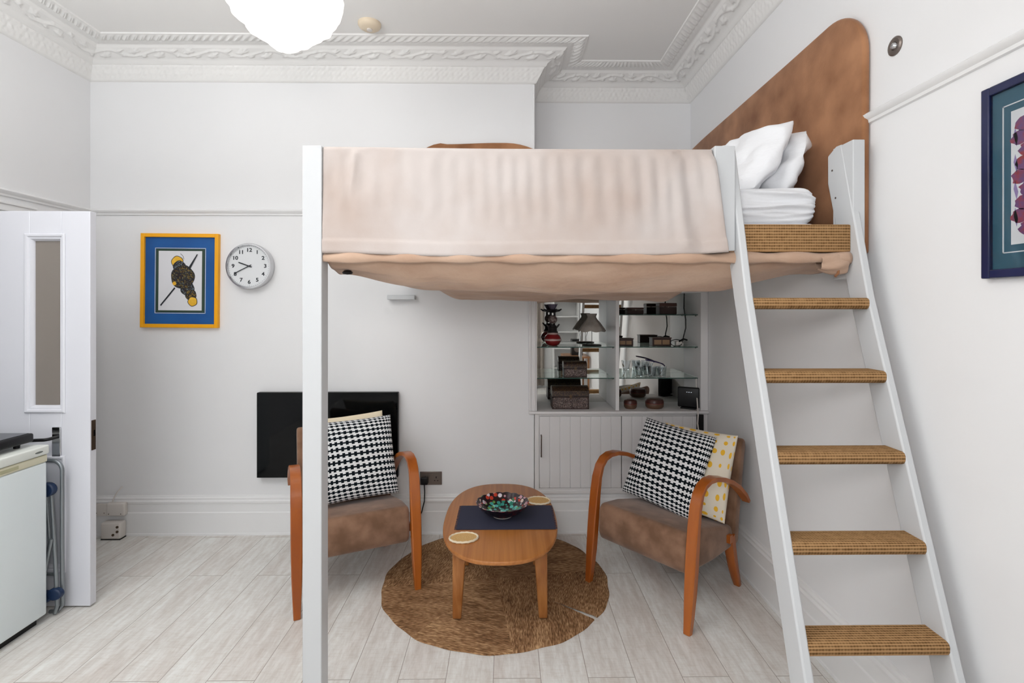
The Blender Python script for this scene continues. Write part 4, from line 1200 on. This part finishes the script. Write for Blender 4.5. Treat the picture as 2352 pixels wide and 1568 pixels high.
# brown boxes on the top right shelf
def bbox(x, y, z, w_, d_, h_, label, rz=0):
    o = thing('trinket_box', label, 'box', (x, y, z), rz, 'dark brown boxes on the right glass shelves')
    q = MB(); q.box(-w_/2, w_/2, -d_/2, d_/2, 0, h_*.66); q.build('box_body', mDarkBox, o, bevel=.003)
    q = MB(); q.box(-w_/2-.001, w_/2+.001, -d_/2-.001, d_/2+.001, h_*.68, h_); q.build('lid', mat('dark_lid', (70, 38, 28), .45), o, bevel=.004)
    q = MB(); q.tube([(0, -d_/2-.003, h_*.66), (0, -d_/2, h_*.66)], .005, 10); q.build('clasp', mSteelPlate, o)
bbox(.895, 3.55, Z1, .112, .08, .047, 'flat dark brown box on the upper right glass shelf')
bbox(1.118, 3.545, Z1, .118, .09, .078, 'taller dark brown box with a clasp on the upper right glass shelf')
# framed boxes on the second right shelf
mCane = mat('light_inset_panel', (150, 118, 88), .6)
def fbox(x, w_, h_, label):
    o = thing('lattice_box', label, 'box', (x, 3.545, Z2), 0, 'low lattice boxes on the middle right shelf')
    q = MB(); q.box(-w_/2, w_/2, -.04, .04, 0, h_); q.build('box_body', mDarkBox, o, bevel=.002)
    q = MB(); q.box(-w_/2+.012, w_/2-.012, -.042, -.040, .010, h_-.010); q.build('inset_panel', mCane, o)
    q = MB(); q.box(-w_/2-.002, w_/2+.002, -.045, .045, h_, h_+.006); q.box(-.003, .003, -.0435, -.041, .008, h_-.008); q.build('rim', mat('brown_rim', (66, 44, 34), .5), o)
fbox(.825, .105, .046, 'shorter low brown lattice box nearest the divider on the middle shelf')
fbox(1.075, .130, .052, 'longer low brown lattice box at the middle of the middle shelf')
# adapter with black lead
o = thing('power_adapter', 'white power adapter with looped black lead on the middle right shelf', 'adapter', (1.205, 3.53, Z2))
q = MB(); q.box(-.028, .024, -.018, .018, 0, .034); q.build('adapter_body', mBoxWhite, o, bevel=.006, seg=3)
q = MB(); pts = [(-.03+.045*math.cos(t_)*1.0, -.03+.012*math.sin(t_*1.3), .022+.022*math.sin(t_)) for t_ in [i*PI/10 for i in range(20)]]
q.tube(pts, .0026, 6); q.tube([(-.01, -.02, .03), (.02, -.02, .048), (.05, -.01, .040)], .006, 6); q.build('lead', mBlack, o, smooth=60)
o = MB(); o.tube([(1.228, 3.50, 1.60), (1.226, 3.500, 1.50), (1.238, 3.50, 1.42), (1.240, 3.505, 1.36), (1.226, 3.51, 1.30), (1.224, 3.52, 1.262)], .0042, 8)
tag(o.build('black_cable', mBlack, None, smooth=60), 'black cable hanging down the right part of the cabinet', 'cable')
o = MB(); o.tube([(1.292, 3.45, 1.02), (1.290, 3.44, .95), (1.286, 3.42, .90), (1.274, 3.375, .835), (1.268, 3.350, .80), (1.262, 3.345, .74), (1.275, 3.35, .66)], .0045, 8)
tag(o.build('white_cable', mBoxWhite, None, smooth=60), 'white cable hanging beside the router over the worktop edge', 'cable')
o = MB(); o.tube([(1.275, 3.372, .792), (1.268, 3.350, .76), (1.272, 3.350, .70), (1.270, 3.352, .60)], .006, 8); o.box(1.270, 1.316, 3.378, 3.390, .64, .79)
tag(o.build('black_adapter', mBlack, None, bevel=.003), 'black adapter hanging behind the spotted cushion below the worktop', 'adapter')
# tumblers
mT = mClearGlass
def tumbler(x, y, z, rx, ry, label):
    o = MB(); o.lathe([(0, 0.004), (.022, .004), (.030, .052), (.032, .070), (.0335, .070), (.0315, .052), (.0245, 0.0), (0, 0.0)], n=24, caps=False)
    ob = o.build('glass_tumbler', mT, None, smooth=40); ob.location = (x, y, z); ob.rotation_euler = (rx, ry, 0)
    return tag(ob, label, 'glass', 'clear glasses on the lower right shelf')
tumbler(.918, 3.52, Z3+.001, 0, 0, 'upright clear glass furthest left on the lower right shelf')
tumbler(.985, 3.56, Z3+.001, 0, 0, 'upright clear glass in the back of the huddle of glasses')
tumbler(1.000, 3.490, Z3+.001, 0, 0, 'clear glass in front of the purple-rimmed dish')
tumbler(1.072, 3.500, Z3+.001, 0, 0, 'clear glass furthest right on the lower right shelf')
o = thing('glass_dish', 'clear glass dish with a purple rim standing behind the tumblers', 'dish', (1.05, 3.575, Z3+.003))
q = MB(); q.lathe([(0, 0.0), (.03, 0), (.045, .02), (.062, .055), (.060, .055), (.043, .022), (.028, .003), (0, .003)], n=28, caps=False); q.build('dish_body', mT, o, smooth=50)
q = MB(); q.tube([(.064*math.cos(a)*1.05, .04*math.sin(a), .060+.045*math.sin(a*.5)) for a in [i*PI/12 for i in range(0, 22)]], .004, 8); q.build('purple_rim', mat('purple_glass', (54, 44, 84), .2), o, smooth=60)
# round tins
def tin(x, y, r, h_, label):
    o = thing('round_tin', label, 'tin', (x, y, Z0), 0, 'round brown lidded pots on the worktop')
    q = MB(); q.lathe([(r*.8, 0), (r*.98, .012), (r, h_*.48), (r*.98, h_*.52)], n=32); q.build('pot_body', mat('bronze_pot', (98, 70, 52), .4), o, smooth=40)
    q = MB(); q.lathe([(r*1.01, h_*.54), (r*1.01, h_*.68), (r*.9, h_*.9), (r*.5, h_), (0, h_)], n=32); q.build('lid', mat('red_brown_lid', (72, 34, 28), .35), o, smooth=40)
    q = MB(); q.lathe([(r*1.015, h_*.50), (r*1.02, h_*.54)], n=32); q.build('red_band', mat('red_band', (130, 44, 36), .4), o)
tin(.850, 3.475, .044, .062, 'smaller round brown lidded pot near the cabinet divider')
tin(1.018, 3.485, .062, .068, 'larger round brown lidded pot at the middle of the worktop')
# router
o = thing('router', 'black upright router at the right end of the worktop', 'router', (1.243, 3.455, Z0), math.radians(-32))
q = MB(); q.box(-.072, .072, -.014, .014, .010, .146); q.build('casing', mBlack, o, bevel=.008, seg=3)
q = MB(); q.box(-.050, .050, -.030, .030, 0, .010); q.build('stand', mBlack, o, bevel=.003)
q = MB()
for i in range(3): q.box(-.012+i*.014, -.006+i*.014, -.0155, -.0140, .112, .115)
q.build('indicator_light', mat('led_white', (230, 240, 255), .5, emit=((230, 240, 255), 1.0)), o)

# ================================================================= fridge corner
frg = thing('fridge', 'white under-counter fridge cut off by the left edge in front of the door', 'fridge', (-2.46, 2.205, 0))
# local: front faces +x
q = MB(); q.box(-.27, .215, -.27, .268, .035, .800); q.build('cabinet_body', mFridge, frg, bevel=.006)
q = MB(); q.box(.219, .262, -.268, .268, .035, .765); fd = q.build('door', mFridge, frg, bevel=.010, seg=3)
q = MB(); q.box(.219, .264, -.268, .268, .765, .800); q.build('handle_strip', mFridgeCream, fd, bevel=.006, seg=3)
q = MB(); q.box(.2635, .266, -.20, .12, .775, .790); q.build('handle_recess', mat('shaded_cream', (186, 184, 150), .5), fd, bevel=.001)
q = MB(); q.box(-.27, .270, -.275, .272, .802, .846); q.build('top_panel', mat('fridge_top_white', (234, 238, 232), .35), frg, bevel=.008, seg=3)
q = MB(); q.prism([(.215+.020*math.cos(2*PI*i/20), .822+.0045*math.sin(2*PI*i/20)) for i in range(20)], .2695, .2712, 'x'); q.build('badge', mat('badge_grey', (110, 116, 112), .4), frg)
q = MB(); q.box(-.24, .235, -.24, .24, 0, .035); q.build('plinth', mBlack, frg)
q = MB(); q.tube([(.262, -.040, .640), (.2645, -.040, .640)], .007, 12); q.build('red_dot', mat('red_dot', (120, 10, 40), .5), fd)
hob = thing('hotplate', 'flat black tabletop hotplate standing on top of the fridge', 'hotplate', (-2.46, 2.205, .846))
q = MB(); q.box(-.24, .222, -.26, .245, .020, .062); q.build('casing', mBlack, hob, bevel=.010, seg=3)
q = MB(); q.box(-.225, .208, -.245, .230, .062, .064); q.build('glass_top', mat('black_hob_glass', (40, 44, 50), .12, spec=.5), hob)
for sx in (-.2, .18):
    for sy in (-.2, .2):
        q = MB(); q.lathe([(.012, 0), (.014, .020)], cx=sx, cy=sy, n=12); q.build('foot', mBlack, hob)

fold = thing('folding_frame', 'folded grey tubular metal frame with dark blue joints, between fridge and door', 'folding chair', (-2.30, 2.525, 0))
def U(pts, r, name, m, dy=0): 
    q = MB(); q.tube([(p[0], p[1]+dy, p[2]) for p in pts], r, 10); return q.build(name, m, fold, smooth=60)
def arc(cx, cz, r, a0, a1, y, n=8): return [(cx+r*math.cos(a0+(a1-a0)*i/n), y, cz+r*math.sin(a0+(a1-a0)*i/n)) for i in range(n+1)]
U([(-.26, .012, .02)] + arc(-.21, .70, .05, PI, PI/2, .012) + arc(.067, .70, .05, PI/2, 0, .012) + [(.117, .012, .30), (.119, .012, .04), (.10, .010, .012), (.06, .008, .010)], .009, 'outer_tube', mGreyTube)
U([(.082, -.010, .62), (.095, -.010, .42), (.105, -.010, .22), (.112, -.010, .05), (.10, -.010, .012)], .009, 'leg_tube', mGreyTube)
U([(.060, -.012, .62), (.078, -.012, .36), (.045, -.018, .12), (.030, -.018, .012)], .008, 'leg_tube', mGreyTube)
U([(.096, -.024, .38), (.062, -.024, .20), (.036, -.024, .06)], .008, 'brace_tube', mGreyTube)
U([(-.25, -.010, .60), (-.25, -.010, .012)], .009, 'leg_tube', mGreyTube)
U([(-.26, -.004, .20), (.10, -.004, .20)], .006, 'cross_tube', mGreyTube)
for (cx, cz, rx, rz_) in ((.072, .618, .040, .034), (.110, .112, .036, .028), (.062, .098, .034, .028)):
    q = MB(); pts = [(cx+rx*math.cos(2*PI*i/20), cz+rz_*math.sin(2*PI*i/20)) for i in range(20)]
    q.prism(pts, -.034, -.004, 'y'); q.build('blue_joint', mBluePlastic, fold, bevel=.006, seg=2)

# ================================================================= room behind the camera (seen in the mirrors)
mCurt = mat('grey_beige_curtain', (168, 158, 150), .9)
q = MB()
def cur(u, v):
    x = .30+u*.42; return (x, YK+.10+.030*math.sin(u*30), .05+v*2.55)
q.grid(cur, 80, 4); o = q.build('curtain', mCurt, None, smooth=80, solid=.003)
tag(o, 'grey beige curtain reflected in the left cabinet mirror', 'curtain')
bk = thing('bookcase', 'white open bookcase reflected in the left cabinet mirror', 'bookcase', (1.10, YK+.16, 0))
q = MB(); q.box(-.24, -.215, -.15, .15, 0, 1.9); q.build('side', mTrim, bk)
q = MB(); q.box(.215, .24, -.15, .15, 0, 1.9); q.build('side', mTrim, bk)
q = MB(); q.box(-.215, .215, -.15, -.14, 0, 1.9); q.build('back', mTrim, bk)
for z in (.04, .40, .76, 1.06, 1.34, 1.62, 1.88):
    q = MB(); q.box(-.215, .215, -.14, .15, z-.01, z+.01); q.build('shelf', mTrim, bk)
dk = thing('desk', 'brown wooden side desk reflected in the left cabinet mirror', 'desk', (1.13, -.95, 0))
q = MB(); q.box(-.2, .2, -.3, .3, .70, .73); q.build('desk_top', mDeskWood, dk)
q = MB(); q.box(-.2, .2, -.3, .3, .40, .42); q.build('shelf', mDeskWood, dk)
for sx in (-.18, .18):
    for sy in (-.28, .28):
        q = MB(); q.box(sx-.015, sx+.015, sy-.015, sy+.015, 0, .70); q.build('leg', mDeskWood, dk)
o = thing('speaker', 'black box speaker on the desk reflected in the left cabinet mirror', 'speaker', (1.16, -.95, .73))
q = MB(); q.box(-.09, .09, -.08, .08, 0, .26); q.build('casing', mBlack, o, bevel=.004)
q = MB(); q.tube([(0, .08, .10), (0, .084, .10)], .05, 20); q.build('speaker_cone', mSteelPlate, o)
